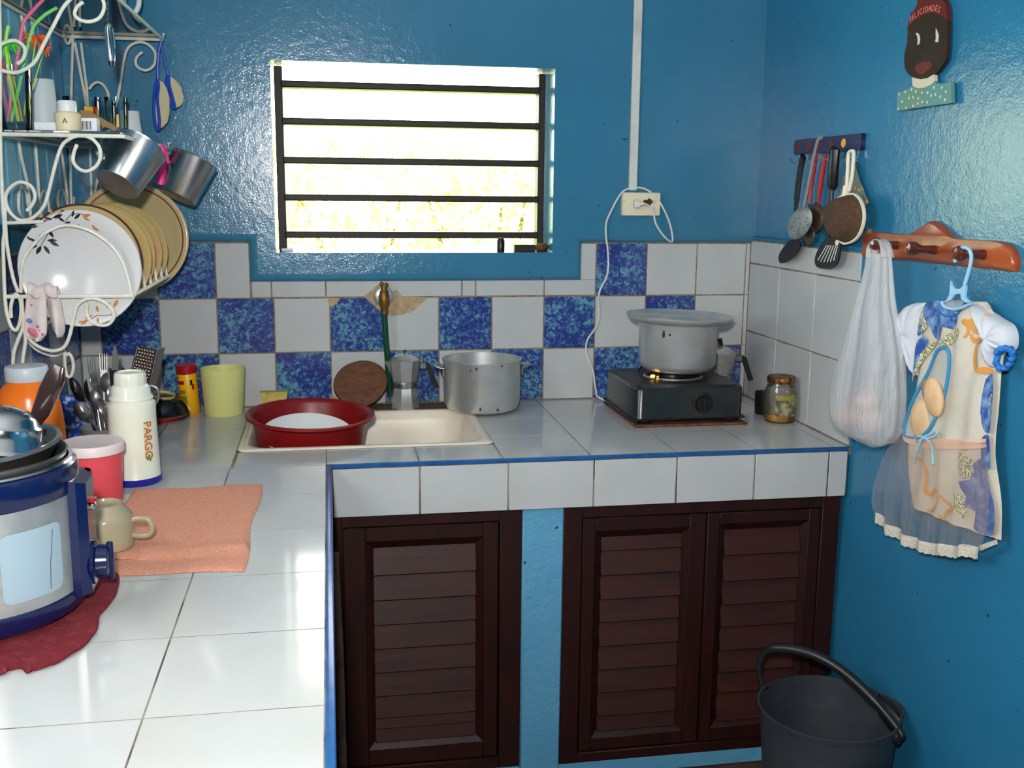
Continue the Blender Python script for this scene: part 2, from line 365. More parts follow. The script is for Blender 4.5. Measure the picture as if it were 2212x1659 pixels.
# left wall with plank panelling above its tiles
wl = struct('wall_left', MB().box((-1.6, REAR, FLOOR), (XL - .006, -2.25, CEIL)).box((-1.6, -1.25, FLOOR), (XL - .006, .16, CEIL)).box((-1.6, -2.25, FLOOR), (XL - .006, -1.25, .45)).box((-1.6, -2.25, 1.28), (XL - .006, -1.25, CEIL)), m_wall, 'blue left wall with plank panel behind the wire rack', 'wall')
link('grout', MB().box((XL - .0062, -1.1, 0), (XL - .003, 0, .452)), m_grout, wl)
for r in range(3):
    for c in range(7):
        tile(wl, (-.15 * (c + 1), .15 * r), (-.15 * c, .15 * (r + 1)), 'x', XL - .005, .005, m_btile if (r + c) % 2 else m_tile)
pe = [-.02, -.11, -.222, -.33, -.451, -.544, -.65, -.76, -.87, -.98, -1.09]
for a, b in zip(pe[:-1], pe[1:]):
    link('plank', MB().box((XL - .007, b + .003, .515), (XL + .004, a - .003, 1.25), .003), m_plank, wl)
# rear wall (behind the camera); the left wall has a second open window beside the camera
mb = MB().box((-1.6, REAR - .12, FLOOR), (.62, REAR, CEIL))
struct('wall_rear', mb, m_wall, 'blue rear wall', 'wall')
# back wall: painted plaster with rounded lower lip above the tiles, window opening
YF = -.014; WX0, WX1, WZ0, WZ1 = -.89, -.132, .424, .921
mb = MB()
AX0, AX1, AZ = -.960, -.045, .345; TZ = .452
path = [(XL - .02, TZ), (AX0, TZ), (AX0, AZ), (AX1, AZ), (AX1, TZ), (XR + .02, TZ)]
nrm = [(0, 1), (1, 1), (1, 1), (-1, 1), (-1, 1), (0, 1)]
rows = []
for k in range(6):
    a = k / 5 * PI / 2; off = .022 * (1 - math.cos(a)); y = .001 + (YF - .001) * math.sin(a)
    rows.append([(p[0] + n_[0] * off, y, p[1] + n_[1] * off) for p, n_ in zip(path, nrm)])
V = [p for r in rows for p in r]
mb.add(V, [(i * 6 + j, i * 6 + j + 1, (i + 1) * 6 + j + 1, (i + 1) * 6 + j) for i in range(5) for j in range(5)])
o_ = .022; zl = TZ + o_; x0, x1, za = AX0 + o_, AX1 - o_, AZ + o_
def fq(xa, xb, z0, z1): mb.add([(xa, YF, z0), (xb, YF, z0), (xb, YF, z1), (xa, YF, z1)], [(0, 1, 2, 3)])
fq(XL - .02, x0, zl, CEIL); fq(x0, WX0, za, CEIL); fq(WX0, WX1, za, WZ0); fq(WX0, WX1, WZ1, CEIL); fq(WX1, x1, za, CEIL); fq(x1, XR + .02, zl, CEIL)
yb = .16; Q = [(WX0, WZ0), (WX1, WZ0), (WX1, WZ1), (WX0, WZ1)]
mb.add([(x, YF, z) for x, z in Q] + [(x, yb, z) for x, z in Q], [(i, (i + 1) % 4, 4 + (i + 1) % 4, 4 + i) for i in range(4)])
mb.box((-1.6, .012, FLOOR), (.62, .16, .36)); mb.box((-1.6, .012, .36), (WX0 - .002, .16, CEIL)); mb.box((WX1 + .002, .012, .36), (.62, .16, CEIL)); mb.box((WX0, .012, .36), (WX1, .16, WZ0 - .002)); mb.box((WX0, .012, WZ1 + .002), (WX1, .16, CEIL))
wb = struct('wall_back', mb, m_wallb, 'glossy blue back wall with window and blue and white checker tiles', 'wall')
link('grout', MB().box((XL, .003, -.02), (XR + .004, .0125, .352)).box((XL, .003, .352), (AX0 + .003, .0125, .452)).box((AX1 - .003, .003, .352), (XR + .004, .0125, .452)), m_grout, wb)
T_ = .15
for r in range(3):
    for i in range(-1, 11):
        xa, xb = T_ * (i - 8), T_ * (i - 7); za_, zb_ = T_ * r, T_ * (r + 1)
        blue = (i % 2 == 1) if r == 1 else (i % 2 == 0)
        if r == 2 and i == 10: blue = False
        if r == 2:
            if i == 1: xb = AX0
            elif 1 < i < 8: continue
        tile(wb, (xa, za_ + (.001 if r == 0 else 0)), (xb, zb_), 'y', 0, .0062, m_btile if blue else m_tile)
    tile(wb, (XL + .001, T_ * r), (-1.35, T_ * (r + 1)), 'y', 0, .0062, m_tile)
    tile(wb, (.4505, T_ * r), (XR, T_ * (r + 1)), 'y', 0, .0062, m_tile, .0008)
sx = [-.958, -.905, -.76, -.385, -.346, -.15, 0]
for a, b in zip(sx[:-1], sx[1:]): tile(wb, (a, .301), (b, .348), 'y', 0, .0062, m_tile)
tile(wb, (AX1 - .002, .345), (0, .45), 'y', 0, .0062, m_tile)
# crumbled mortar patches round the tap
link('mortar_patch', MB().plate([(-0.657, -0.001, 0.304), (-0.642, -0.001, 0.289), (-0.625, -0.001, 0.273), (-0.605, -0.001, 0.257), (-0.582, -0.001, 0.248), (-0.551, -0.001, 0.252), (-0.525, -0.001, 0.259), (-0.51, -0.001, 0.272), (-0.494, -0.001, 0.287), (-0.479, -0.001, 0.299), (-0.512, -0.001, 0.302), (-0.553, -0.001, 0.303), (-0.566, -0.001, 0.321), (-0.581, -0.001, 0.316), (-0.591, -0.001, 0.332), (-0.616, -0.001, 0.339), (-0.632, -0.001, 0.324)], (0, .004, 0)), m_mortar, wb)
link('mortar_patch', MB().plate([(-0.755, -0.001, 0.301), (-0.721, -0.001, 0.299), (-0.731, -0.001, 0.285), (-0.746, -0.001, 0.277), (-0.752, -0.001, 0.279)], (0, .004, 0)), m_mortar, wb)
link('mortar_patch', MB().plate([(-0.755, -0.001, 0.018), (-0.751, -0.001, 0.031), (-0.741, -0.001, 0.023), (-0.729, -0.001, 0.012), (-0.711, -0.001, 0.011), (-0.711, -0.001, 0.001), (-0.757, -0.001, 0.005)], (0, .004, 0)), m_mortar, wb)

# window 1: dark louver blades in a dark side frame
win = bpy.data.objects.new('window_1', None); C.objects.link(win); win['kind'] = 'structure'; win['label'] = 'open louvered window with five dark horizontal slats'; win['category'] = 'window'
y0 = .095
for xa, xb in ((WX0 + .004, WX0 + .026), (WX1 - .022, WX1 - .004)):
    link('side_post', MB().box((xa, y0, WZ0), (xb, y0 + .05, WZ1 - .002), .002), m_slatwin, win)
link('side_strip', MB().box((WX1 - .004, y0 + .005, WZ0), (WX1 - .0005, y0 + .05, WZ1 - .002)), m_wallb, win, flat=True)
for pxl in [(-0.877, 0.12, 0.873), (-0.872, 0.12, 0.775), (-0.876, 0.12, 0.671), (-0.876, 0.12, 0.57), (-0.879, 0.12, 0.468)]:
    z = pxl[2]; link('slat', MB().box((WX0 + .022, y0 - .006, z - .0095), (WX1 - .02, y0 + .052, z + .0085), .003), m_slatwin, win)
# odds and ends on the sill
S_ = WZ0
solo('bottle_stub', 'small dark upright bottle stub on the window sill', 'bottle', MB().lathe([(.011, 0), (.0115, .002), (.0115, .03), (.009, .034), (.009, .038), (.001, .038)], 16), m_black, (-.268, .05, S_))
solo('wood_block', 'low dark block on the sill near the right post', 'block', MB().box((-.03, -.015, 0), (.03, .015, .019), .002), m_slatwin, (-.200, .05, S_))
solo('clay_lump', 'brown clay lump in the right corner of the window sill', 'block', MB().ball((0, 0, .012), .02, 12, 8, (1.0, .8, .62)), M('brown_clay', (112, 66, 36), .8, var=(60, (70, 48, 26), .4, .6)), (-.152, .035, S_ + .0005))
solo('soap_piece', 'white soap piece in the left corner of the sill', 'soap', MB().box((-.016, -.01, 0), (.016, .01, .008), .002), m_white, (-.862, .06, S_))

# outdoors: grassy ground and sunlit bushes close beyond the window
g = struct('ground', MB().box((-14, .2, -1.0), (14, 22, -.95)), m_ground, 'grassy ground outside the window', 'ground')
def bush(label, c, R, nl, seed):
    rn = random.Random(seed); t = thing('shrub', label, 'shrub', (c[0], c[1], -.95)); st = MB()
    for k in range(5): a = 2 * PI * k / 5; st.tube([(0, 0, 0), (.3 * R * math.cos(a), .3 * R * math.sin(a), .8), (.6 * R * math.cos(a), .6 * R * math.sin(a), 1.5)], [.03, .022, .01], 6)
    link('stem', st, m_bark, t); lf = MB()
    for _ in range(nl):
        p = Vector((rn.gauss(0, 1), rn.gauss(0, 1), rn.gauss(0, 1))).normalized() * R * rn.uniform(.55, 1); p.z = p.z * c[2] / R * .62 + c[2] * .72
        q = Matrix.Translation(p) @ Matrix.Rotation(rn.uniform(0, 6.28), 4, 'Z') @ Matrix.Rotation(rn.uniform(-1, 1), 4, 'X'); s = rn.uniform(.05, .1)
        lf.add([(0, -s, 0), (.4 * s, -.2 * s, .01), (0, s, 0), (-.4 * s, -.2 * s, .01)], [(0, 1, 2, 3)], q)
    o = link('foliage', lf, m_leaf, t, flat=True); o['kind'] = 'stuff'
bush('yellow-green bush beyond the right half of the window', (.25, 3.6, 1.45), .75, 1500, 3)
bush('yellow-green bush beyond the left half of the window', (-1.35, 4.6, 1.3), .7, 1300, 5)
bush('yellow-green bush left of the window view, nearer of the two mirrored in the right wall', (-2.7, 3.9, 1.7), 1.0, 1500, 11)
bush('yellow-green bush left of the window view, farther of the two mirrored in the right wall', (-4.3, 6.0, 2.2), 1.4, 1700, 12)
bush('yellow-green bush beyond the middle of the window, farthest back', (-.4, 6.2, 1.75), 1.2, 1700, 9)

# ------------------------------------------------------------------ tiled counter
cn = thing('counter', 'white-tiled L-shaped kitchen counter with blue edge trim and blue pillar', 'counter', (0, 0, 0))
A3 = 0.0; E0 = Vector((-.765, -D, 0)); RL = Matrix.Translation(E0) @ Matrix.Rotation(A3, 4, 'Z')
SB = -.0004
mb = MB()
for a, b in (((XL, -D), (-.967, 0)), ((-.967, -D), (-.370, -.507)), ((-.967, -.10), (-.370, 0)), ((-.370, -D), (XR, 0))): mb.box((a[0], a[1], -.118), (b[0], b[1], SB))
mb.box((-.765, -D + .004, -.122), (XR, -D + .05, -.1))
e1 = RL @ Vector((0, -1.95, 0))
Ppts = [(XL, -D, -.118), (-.765, -D, -.118), (e1.x, e1.y, -.118), (XL, e1.y, -.118)]
mb.plate(Ppts, (0, 0, .118 + SB))
link('slab', mb, m_groutw, cn, flat=True)
link('back_joint', MB().box((-.967, -.10, SB), (-.370, -.0035, .0015), .001), m_dirt, cn)
TT = .006
for xa, xb in zip([-.372, -.17, .036, .232, .428], [-.17, .036, .232, .428, .4625]):
    for ya, yb_ in zip([-D + .004, -.432, -.235, -.035], [-.432, -.235, -.035, -.0005]): tile(cn, (xa, ya), (xb, yb_), 'z', 0, TT, m_tilec, .0013)
for xa, xb in zip([-.963, -.765, -.562], [-.765, -.562, -.374]): tile(cn, (xa, -D + (.004 if xa > -.9 else .001)), (xb, -.510), 'z', 0, TT, m_tilec, .0013)
for xa, xb in zip([-1.404, -1.365, -1.165], [-1.365, -1.165, -.968]):
    for ya, yb_ in zip([-D + .001, -.46, -.27, -.075], [-.46, -.27, -.075, -.0005]): tile(cn, (xa, ya), (xb, yb_), 'z', 0, TT, m_tilec, .0013)
lr = []
cols = [-.0005, -.204, -.404, -.604]
rws = [0, .211, .43, .65, .87, 1.09, 1.31, 1.53, 1.75, 1.94]
for ca, cb in zip(cols[:-1], cols[1:]):
    for ra, rb in zip(rws[:-1], rws[1:]):
        cb2 = max(cb, -.63 + .052 * rb) if cb == -.604 else cb
        if rb > 1.6 and cb == -.604: cb2 = -.56
        t = tile(cn, (ca, -ra), (cb2, -rb), 'z', 0, TT, m_tilec, .0013); t.location = RL @ t.location; t.rotation_euler.z = A3
# face tiles and blue edging
fx = [-.7535, -.561, -.361, -.162, .036, .228, .414, .4628]
for a, b in zip(fx[:-1], fx[1:]): tile(cn, (a, -.1225), (b, -.009), 'y', -D - .001, .006, m_tile)
link('edge_trim', MB().box((-.7655, -D - .003, -.009), (XR, -D + .004, .0008), .0015), m_trim, cn)
link('edge_trim', MB().box((-.0005, -1.95, -.012), (.0118, .002, .0008), .003, RL, 3), m_trim, cn)
link('side_fascia', MB().box((-.010, -1.95, -.128), (.0108, .002, -.010), .002, RL), m_trim, cn)
link('edge_trim', MB().box((-.766, -D - .004, -.125), (-.7535, -D + .004, -.008), .0015), m_trim, cn)
link('pillar', MB().box((-.326, -D + .008, FLOOR), (-.228, -.1, -.118), .004), m_blueflat, cn)
link('plinth', MB().box((-.76, -D + .01, FLOOR), (-.326, -.1, -.762), .004), m_blueflat, cn)
link('plinth', MB().box((-.232, -D + .01, FLOOR), (XR + .006, -.1, -.766), .004), m_blueflat, cn)

# inset sink
sk = thing('sink', 'cream enamel sink set into the tiled counter below the tap', 'sink', (-.669, -.30, 0))
def ring(x0, x1, y0, y1, r, z): return [(x + .669, y + .30, z) for x, y in rrect(x0, x1, y0, y1, r, 7)]
rings = [ring(-.967, -.371, -.508, -.098, .02, .0002), ring(-.965, -.373, -.506, -.100, .02, .0035), ring(-.950, -.388, -.492, -.116, .055, .004), ring(-.944, -.394, -.487, -.121, .06, .001),
         ring(-.934, -.404, -.478, -.130, .065, -.02), ring(-.915, -.425, -.462, -.145, .075, -.125), ring(-.895, -.445, -.440, -.165, .07, -.142), ring(-.70, -.64, -.33, -.28, .02, -.145)]
mb = MB(); loft(mb, rings, False, True); link('basin', mb, m_cream, sk, 60)
link('drain', MB().lathe([(.0, .0), (.024, 0), (.026, .003), (.018, .002), (.0, .001)], 20, Matrix.Translation((0, 0, -.1445))), m_steel, sk)

# cabinets
def louver_door(parent, x0, x1, z0, z1, ox0, ox1, oz0, oz1, splits, yd=-.638, off=0):
    mb = MB(); th = .02
    for a, b in (((x0, z0), (ox0 - .018, z1)), ((ox1 + .018, z0), (x1, z1)), ((ox0 - .018, oz1 + .018), (ox1 + .018, z1)), ((ox0 - .018, z0), (ox1 + .018, oz0 - .018))):
        mb.box((a[0], yd, a[1]), (b[0], yd + th, b[1]), .0015)
    d = link('door', mb, m_cab, parent)
    yo = yd + .002
    def mould(a, b, c, e): link('moulding', MB().add([(p[0], yo - .003, p[1]) for p in (a, b)] + [(p[0], yo + .010, p[1]) for p in (c, e)] + [(p[0], yd + th, p[1]) for p in (a, b, c, e)], [(0, 1, 2, 3), (0, 4, 5, 1), (3, 2, 6, 7)]), m_cab, d, flat=True)
    m = .018; q = [(ox0 - m, oz0 - m), (ox1 + m, oz0 - m), (ox1 + m, oz1 + m), (ox0 - m, oz1 + m)]; i_ = [(ox0, oz0), (ox1, oz0), (ox1, oz1), (ox0, oz1)]
    for k in range(4): mould(q[k], q[(k + 1) % 4], i_[(k + 1) % 4], i_[k])
    zs = splits
    for a, b in zip(zs[:-1], zs[1:]):
        h = a - b; mb = MB().box((ox0 - .002, -.004, -h / 2 - .005), (ox1 + .002, .004, h / 2 + .002), .0015, Matrix.Translation((0, yd + .012, (a + b) / 2)) @ Matrix.Rotation(math.radians(-15), 4, 'X'))
        link('slat', mb, m_slat, d)
    link('back_panel', MB().box((ox0 - .004, yd + .019, oz0 - .004), (ox1 + .004, yd + .023, oz1 + .004)), m_cab, d)
    return d
def frame(parent, x0, x1, z0, z1, ix0, ix1, iz0, iz1, yf=-.642):
    mb = MB()
    for a, b in (((x0, z0), (ix0, z1)), ((ix1, z0), (x1, z1)), ((ix0, iz1), (ix1, z1)), ((ix0, z0), (ix1, iz0))): mb.box((a[0], yf, a[1]), (b[0], -.6, b[1]), .0015)
    mb.box((x0 + .01, -.6, z0 + .01), (x1 - .01, -.12, z1 - .01)); link('frame', mb, m_cab, parent)
cb = thing('cabinet', 'dark wooden single-door louvered cabinet left of the blue pillar', 'cabinet', (0, 0, 0))
frame(cb, -.757, -.327, -.763, -.1235, -.735, -.378, -.735, -.148)
louver_door(cb, -.732, -.381, -.732, -.151, -.665, -.433, -.674, -.203, [-.203, -.2625, -.3225, -.382, -.4405, -.4985, -.557, -.612, -.640, -.674])
cb2 = thing('cabinet', 'dark wooden double-door louvered cabinet between the blue pillar and the right wall', 'cabinet', (0, 0, 0))
frame(cb2, -.229, .455, -.768, -.1235, -.185, .410, -.742, -.150)
louver_door(cb2, -.182, .118, -.739, -.153, -.134, .060, -.690, -.204, [-.204, -.232, -.292, -.352, -.409, -.470, -.530, -.589, -.650, -.690])
louver_door(cb2, .121, .407, -.739, -.153, .169, .359, -.685, -.199, [-.199, -.257, -.322, -.382, -.440, -.500, -.558, -.612, -.685], -.641)
# left run cabinet, seen almost edge-on below the counter's blue edge
lc = thing('cabinet', 'dark wooden cabinet under the left counter, seen edge-on with round knobs', 'cabinet', RL @ Vector((0, 0, 0)), (0, 0, A3))
link('body', MB().box((-.50, -1.9, FLOOR + .03), (-.035, -.03, -.13), .003), m_cab, lc)
for yy, zz in ((-.201, -.352), (-.201, -.461)):
    link('knob', MB().lathe([(.006, 0), (.006, .032), (.014, .042), (.016, .052), (.010, .061), (0, .063)], 14, axisT((-.036, yy, zz), (1, 0, 0))), m_black, lc)
solo('broom_stick', 'worn wooden broom stick leaning below the left counter edge', 'broom stick', MB().tube([(-.756, -1.24, FLOOR), (-.746, -1.02, -.55), (-.747, -.87, -.34), (-.752, -.74, -.17)], .010, 10), m_stick)

# ------------------------------------------------------------------ things along the back wall
fa = thing('water_tap', 'brass wall tap with grey flange over the sink', 'tap', (-.604, 0, .304))
link('flange', MB().lathe([(.0285, 0), (.0285, .002), (.025, .006), (.017, .009), (.0, .01)], 28, axisT((0, 0, 0), (0, -1, 0))), m_alu, fa)
link('stem', MB().tube([(0, -.008, 0), (0, -.045, 0)], .010, 14), m_brass, fa)
link('body', MB().lathe([(.008, -.045), (.0105, -.043), (.010, -.026), (.0145, -.018), (.0155, .004), (.0125, .011), (.013, .016), (.0095, .02), (.008, .03), (.0, .031)], 18, Matrix.Translation((0, -.045, 0))), m_brass, fa)
link('handle', MB().box((-.005, -.052, .03), (.005, -.038, .036), .001).ball((-.006, -.045, .038), .006, 10, 6).ball((.006, -.046, .037), .005, 10, 6).tube([(-.012, -.045, .034), (.013, -.045, .034)], .003, 8), m_brass, fa)
solo('hose', 'dark green hose hanging from the brass tap', 'hose', MB().tube(smooth_path([(-.604, -.045, .268), (-.603, -.045, .23), (-.600, -.044, .18), (-.596, -.035, .13), (-.592, -.03, .06), (-.588, -.03, .03)]), .0085, 14), m_hose)
# round chopping board leaning on the tiles
T_ = Matrix.Translation((-.671, -.046, .068)) @ Matrix.Rotation(math.radians(-20), 4, 'X') @ Matrix.Rotation(math.radians(-14), 4, 'Y')
out = [(.073 * math.cos(a) * (1 + .03 * math.cos(2 * a)), .064 * math.sin(a) * (1 + .025 * math.sin(3 * a))) for a in [2 * PI * k / 40 for k in range(40)]]
mb = MB(); loft(mb, [[(x * s, y, z * s) for x, z in out] for s, y in ((.97, -.009), (1, -.006), (1, .006), (.97, .009))], True, True, T_)
solo('chopping_board', 'round brown wooden chopping board leaning against the tiles beside the moka pot', 'chopping board', mb, m_board)
def oct_prism(mb, prof, n=8, T=None, rot=PI / 8):
    loft(mb, [[(r * math.cos(2 * PI * k / n + rot), r * math.sin(2 * PI * k / n + rot), z) for k in range(n)] for r, z in prof], True, True, T)
def moka(label, loc, s, rz, knob):
    t = thing('moka_pot', label, 'moka pot', loc, (0, 0, rz)); t.scale = (s, s, s)
    mb = MB(); oct_prism(mb, [(.040, 0), (.041, .003), (.034, .052), (.032, .058)]); link('boiler', mb, m_steel2, t, 25)
    link('collar', MB().lathe([(.032, .056), (.034, .058), (.034, .070), (.031, .073)], 32), m_alus, t)
    mb = MB(); oct_prism(mb, [(.033, .072), (.036, .076), (.0425, .128), (.0425, .130)]); link('chamber', mb, m_steel2, t, 25)
    link('spout', MB().add([(-.040, -.013, .129), (-.056, 0, .131), (-.040, .013, .129), (-.036, 0, .090)], [(0, 1, 3), (1, 2, 3), (0, 2, 1), (0, 3, 2)]), m_steel2, t)
    mb = MB(); oct_prism(mb, [(.0435, .130), (.0435, .133), (.026, .144), (.006, .150)]); ld = link('lid', mb, m_steel2, t, 25)
    if knob: link('knob', MB().tube([(0, 0, .149), (-.002, 0, .158), (-.006, 0, .170)], [.005, .006, .0075], 8), m_black, ld)
    else: link('finial', MB().tube([(0, 0, .149), (0, 0, .155), (.002, 0, .158), (0, 0, .160)], .0018, 6), m_black, ld)
    link('hinge', MB().box((.040, -.008, .106), (.060, .008, .122), .002).box((.041, -.006, .122), (.052, .006, .14), .002), m_alus, t)
    mb = MB(); loft(mb, [[(x + dx, y, z + dz) for dx, y, dz in ((-.006, -.007, 0), (.006, -.007, .003), (.006, .007, .003), (-.006, .007, 0))] for x, z in ((.058, .120), (.066, .114), (.076, .085), (.086, .058), (.088, .052))]); link('handle', mb, m_nylon, t)
    return t
m_steel2 = M('cast_aluminium', (208, 208, 206), .26, .75, var=(30, (190, 190, 188), .4, .7), bump=(60, .12))
moka('small moka pot with a black handle standing by the chopping board', (-.552, -.066, .003), 1.0, math.radians(4), False)
moka('moka pot with black knob half hidden behind the lidded pot', (.366, -.052, .003), 1.03, math.radians(-8), True)
# big open pot
op = thing('cooking_pot', 'open aluminium cooking pot with two side handles, on the counter by the tap', 'pot', (-.345, -.118, .004))
link('body', MB().lathe([(.0, .0), (.082, .0), (.096, .006), (.104, .022), (.1065, .136), (.108, .138), (.108, .141), (.105, .141), (.1025, .022), (.09, .008), (.0, .005)], 64), m_alu, op)
link('patch', MB().lathe([(.0, .0001), (.0, .0002)], 3), m_alu, op) if False else None
for s in (-1, 1):
    mb = MB().tube([(s * .106, -.028, .117), (s * .118, -.026, .119), (s * .130, -.018, .123), (s * .131, .018, .123), (s * .118, .026, .119), (s * .106, .028, .117)], .0035, 8)
    mb.box((min(s * .107, s * .128), -.022, .1215), (max(s * .107, s * .128), .022, .1245), .001).box((min(s * .105, s * .111), -.024, .096), (max(s * .105, s * .111), .024, .121), .001)
    link('handle', mb, m_alus, op)
mb = MB()
for a, z, r in ((-1.75, .020, .003), (-1.30, .016, .003), (-2.0, .124, .0025), (-1.85, .128, .003), (-1.2, .135, .003)): mb.ball((.1055 * math.cos(a), .1055 * math.sin(a), z), r, 8, 6, (1, 1, 1.5))
link('stain', mb, m_burn, op)
# red basin in the sink with a white bowl inside
rb = solo('wash_basin', 'dark red plastic basin standing in the left half of the sink', 'basin', MB().lathe([(.0, 0), (.112, 0), (.116, .003), (.141, .132), (.152, .138), (.1575, .141), (.1575, .146), (.152, .148), (.142, .144), (.138, .137), (.112, .006), (.0, .004)], 72), m_red, (-.806, -.318, -.098), (math.radians(2.5), math.radians(1.2), 0))
solo('bowl', 'white bowl lying tilted inside the red basin', 'bowl', MB().lathe([(.0, -.034), (.05, -.034), (.085, -.014), (.112, .0), (.114, .002), (.110, .004), (.084, -.009), (.05, -.028), (.0, -.029)][::-1], 56), m_white, (-.810, -.345, .0), (math.radians(14), math.radians(3), 0))
mb = MB(); loft(mb, [[(-w_, -.014, z), (w_, -.014, z), (w_, .014, z), (-w_, .014, z)] for w_, z in ((.028, 0), (.030, .01), (.0355, .046), (.0365, .05))])
solo('sponge', 'yellowed sponge standing behind the red basin', 'sponge', mb, m_sponge, (-.905, -.045, .0015), (0, 0, math.radians(4)), ang=30)
# pale yellow cup (oval mouth, pinched) and cocoa tin
def oval(rx, ry, z, n=40): return [(rx * math.cos(2 * PI * k / n), ry * math.sin(2 * PI * k / n), z) for k in range(n)]
mb = MB(); loft(mb, [oval(.047, .040, 0), oval(.050, .042, .003), oval(.0575, .046, .118), oval(.0585, .047, .1265), oval(.057, .0455, .127), oval(.0555, .0445, .118), oval(.0485, .041, .006), oval(.01, .01, .005)], True, True)
yc = thing('cup', 'pale yellow oval plastic cup beside the yellow and red tin', 'cup', (-1.033, -.083, 0), (0, 0, math.radians(14)))
link('body', mb, m_yellow, yc); mb = MB(); loft(mb, [oval(.0577, .0463, .110), oval(.0583, .0469, .111), oval(.0579, .0465, .112)], False, False); link('rim_line', mb, m_yellow, yc)
ct = thing('tin', 'tall yellow tin with a red lid against the blue tile', 'tin', (-1.123, -.055, 0), (math.radians(2), math.radians(-3), 0))
link('body', MB().lathe([(.024, 0), (.0255, .002), (.0255, .108), (.024, .111), (.0, .111)], 32), m_canY, ct)
link('lid', MB().lathe([(.0262, .110), (.0268, .112), (.0268, .130), (.024, .133), (.0, .133)], 32), m_canR, ct)
def band(r, a0, a1, z0, z1, n=10): return MB().add([(r * math.cos(math.radians(a0 + (a1 - a0) * k / n)), r * math.sin(math.radians(a0 + (a1 - a0) * k / n)), z) for z in (z0, z1) for k in range(n + 1)], [(k, k + 1, n + 2 + k, n + 1 + k) for k in range(n)])
link('red_panel', band(.0259, 200, 258, .083, .093), m_canR, ct); link('red_panel', band(.0259, 200, 222, .099, .104), m_canR, ct)
link('green_panel', band(.0259, 215, 265, .030, .052), m_canG, ct); link('white_panel', band(.0259, 250, 275, .006, .024), m_platew, ct)
link('red_mark', band(.0259, 300, 315, .068, .082), m_canR, ct); link('black_mark', band(.0259, 291, 305, .08, .094), m_black, ct); link('brown_text', band(.0259, 215, 260, .056, .068), M('ochre_text_print', (168, 108, 20), .5), ct)
# red plate and black bowl turned over it
solo('plate', 'red plate under the black bowl', 'plate', MB().lathe([(.0, .002), (.04, .002), (.045, 0), (.05, .003), (.074, .017), (.075, .019), (.072, .019), (.048, .006), (.0, .006)], 44), m_redp, (-1.190, -.135, 0))
kb = thing('bowl', 'black glossy bowl turned over on the red plate', 'bowl', (-1.185, -.128, .019), (math.radians(6), math.radians(8), 0))
link('body', MB().lathe([(.067, 0), (.069, .002), (.060, .022), (.046, .040), (.030, .044), (.0, .044)], 44), m_blackg, kb)
link('foot_ring', MB().lathe([(.029, .043), (.030, .050), (.027, .050), (.026, .044)], 32), m_tan, kb)

# ------------------------------------------------------------------ stove, pot, jar
solo('board', 'rusty brown board under the gas stove', 'board', MB().box((.011, -.389, .0003), (.315, -.073, .0065), .002), m_rust)
sv = thing('gas_stove', 'dark green-grey single-burner gas stove on the rusty board', 'stove', (.160, -.232, .0066))
mb = MB(); loft(mb, [[(x, y, z) for x, y in rrect(-a, a, -b, b, r, 5)] for a, b, r, z in ((.148, .150, .02, .012), (.146, .148, .02, .018), (.146, .148, .02, .088), (.143, .145, .02, .094), (.135, .137, .02, .096))]); link('body', mb, m_stove, sv, 50)
mb = MB(); loft(mb, [[(x, y, z) for x, y in rrect(-a, a, -a, a, .02, 5)] for a, z in ((.137, .0955), (.137, .0975), (.134, .0985))]); link('top_plate', mb, m_stovet, sv)
mb = MB(); loft(mb, [[(x, y, z) for x, y in rrect(-a, a, -b, b, .02, 5)] for a, b, z in ((.156, .152, .011), (.156, .152, .0135), (.148, .15, .0145))]); link('base_flange', mb, m_black, sv)
for x in (-.115, .115):
    for y in (-.125, .125): link('foot', MB().lathe([(.02, 0), (.022, .004), (.024, .012), (.0, .012)], 20, Matrix.Translation((x, y, 0))), m_black, sv)
kn = link('knob', MB().lathe([(.026, 0), (.026, .003), (.021, .004), (.019, .016), (.0, .017)], 28, axisT((.032, -.148, .052), (0, -1, 0))).box((.029, -.169, .034), (.035, -.16, .070), .001), m_black, sv)
link('knob_ring', MB().lathe([(.026, 0), (.030, 0), (.030, .0015), (.026, .0015)], 32, axisT((.032, -.1485, .052), (0, -1, 0)), cap=False), m_stovet, sv)
link('burner', MB().lathe([(.06, .098), (.05, .094), (.032, .097), (.03, .107), (.012, .110), (.0, .110)], 36), m_stovet, sv)
for k in range(4):
    a = PI / 4 + k * PI / 2; c, s = math.cos(a), math.sin(a); link('pan_support', MB().tube([(.105 * c, .105 * s, .0985), (.098 * c, .098 * s, .1125), (.03 * c, .03 * s, .1125)], .0025, 6), m_black, sv)
link('burner_ring', MB().lathe([(.072, .0985), (.076, .103), (.08, .0985)], 40, cap=False), m_steeld, sv)
fl = MB()
for a, h, r in ((math.radians(213), .010, .084), (math.radians(218), .006, .079)): fl.ball((r * math.cos(a), r * math.sin(a), .107), .005, 10, 8, (1.5, 1.1, h / .011))
link('flame', fl, m_flame, sv)
lp = thing('cooking_pot', 'lidded aluminium cooking pot on the gas stove', 'pot', (.172, -.228, .1215))
link('body', MB().lathe([(.0, .0), (.080, .0), (.094, .006), (.103, .020), (.1055, .130), (.107, .132), (.104, .134), (.101, .02), (.0, .006)], 64), m_alu, lp)
mb = MB().ball((.1055 * math.cos(4.02), .1055 * math.sin(4.02), .106), .0075, 12, 8, (.5, .5, 1)).ball((.1055 * math.cos(4.02), .1055 * math.sin(4.02), .114), .005, 12, 8, (.5, .5, 1))
link('scorch_mark', mb, m_burn, lp); link('rivet', MB().ball((.1055 * math.cos(4.18), .1055 * math.sin(4.18), .108), .003, 10, 6), m_black, lp)
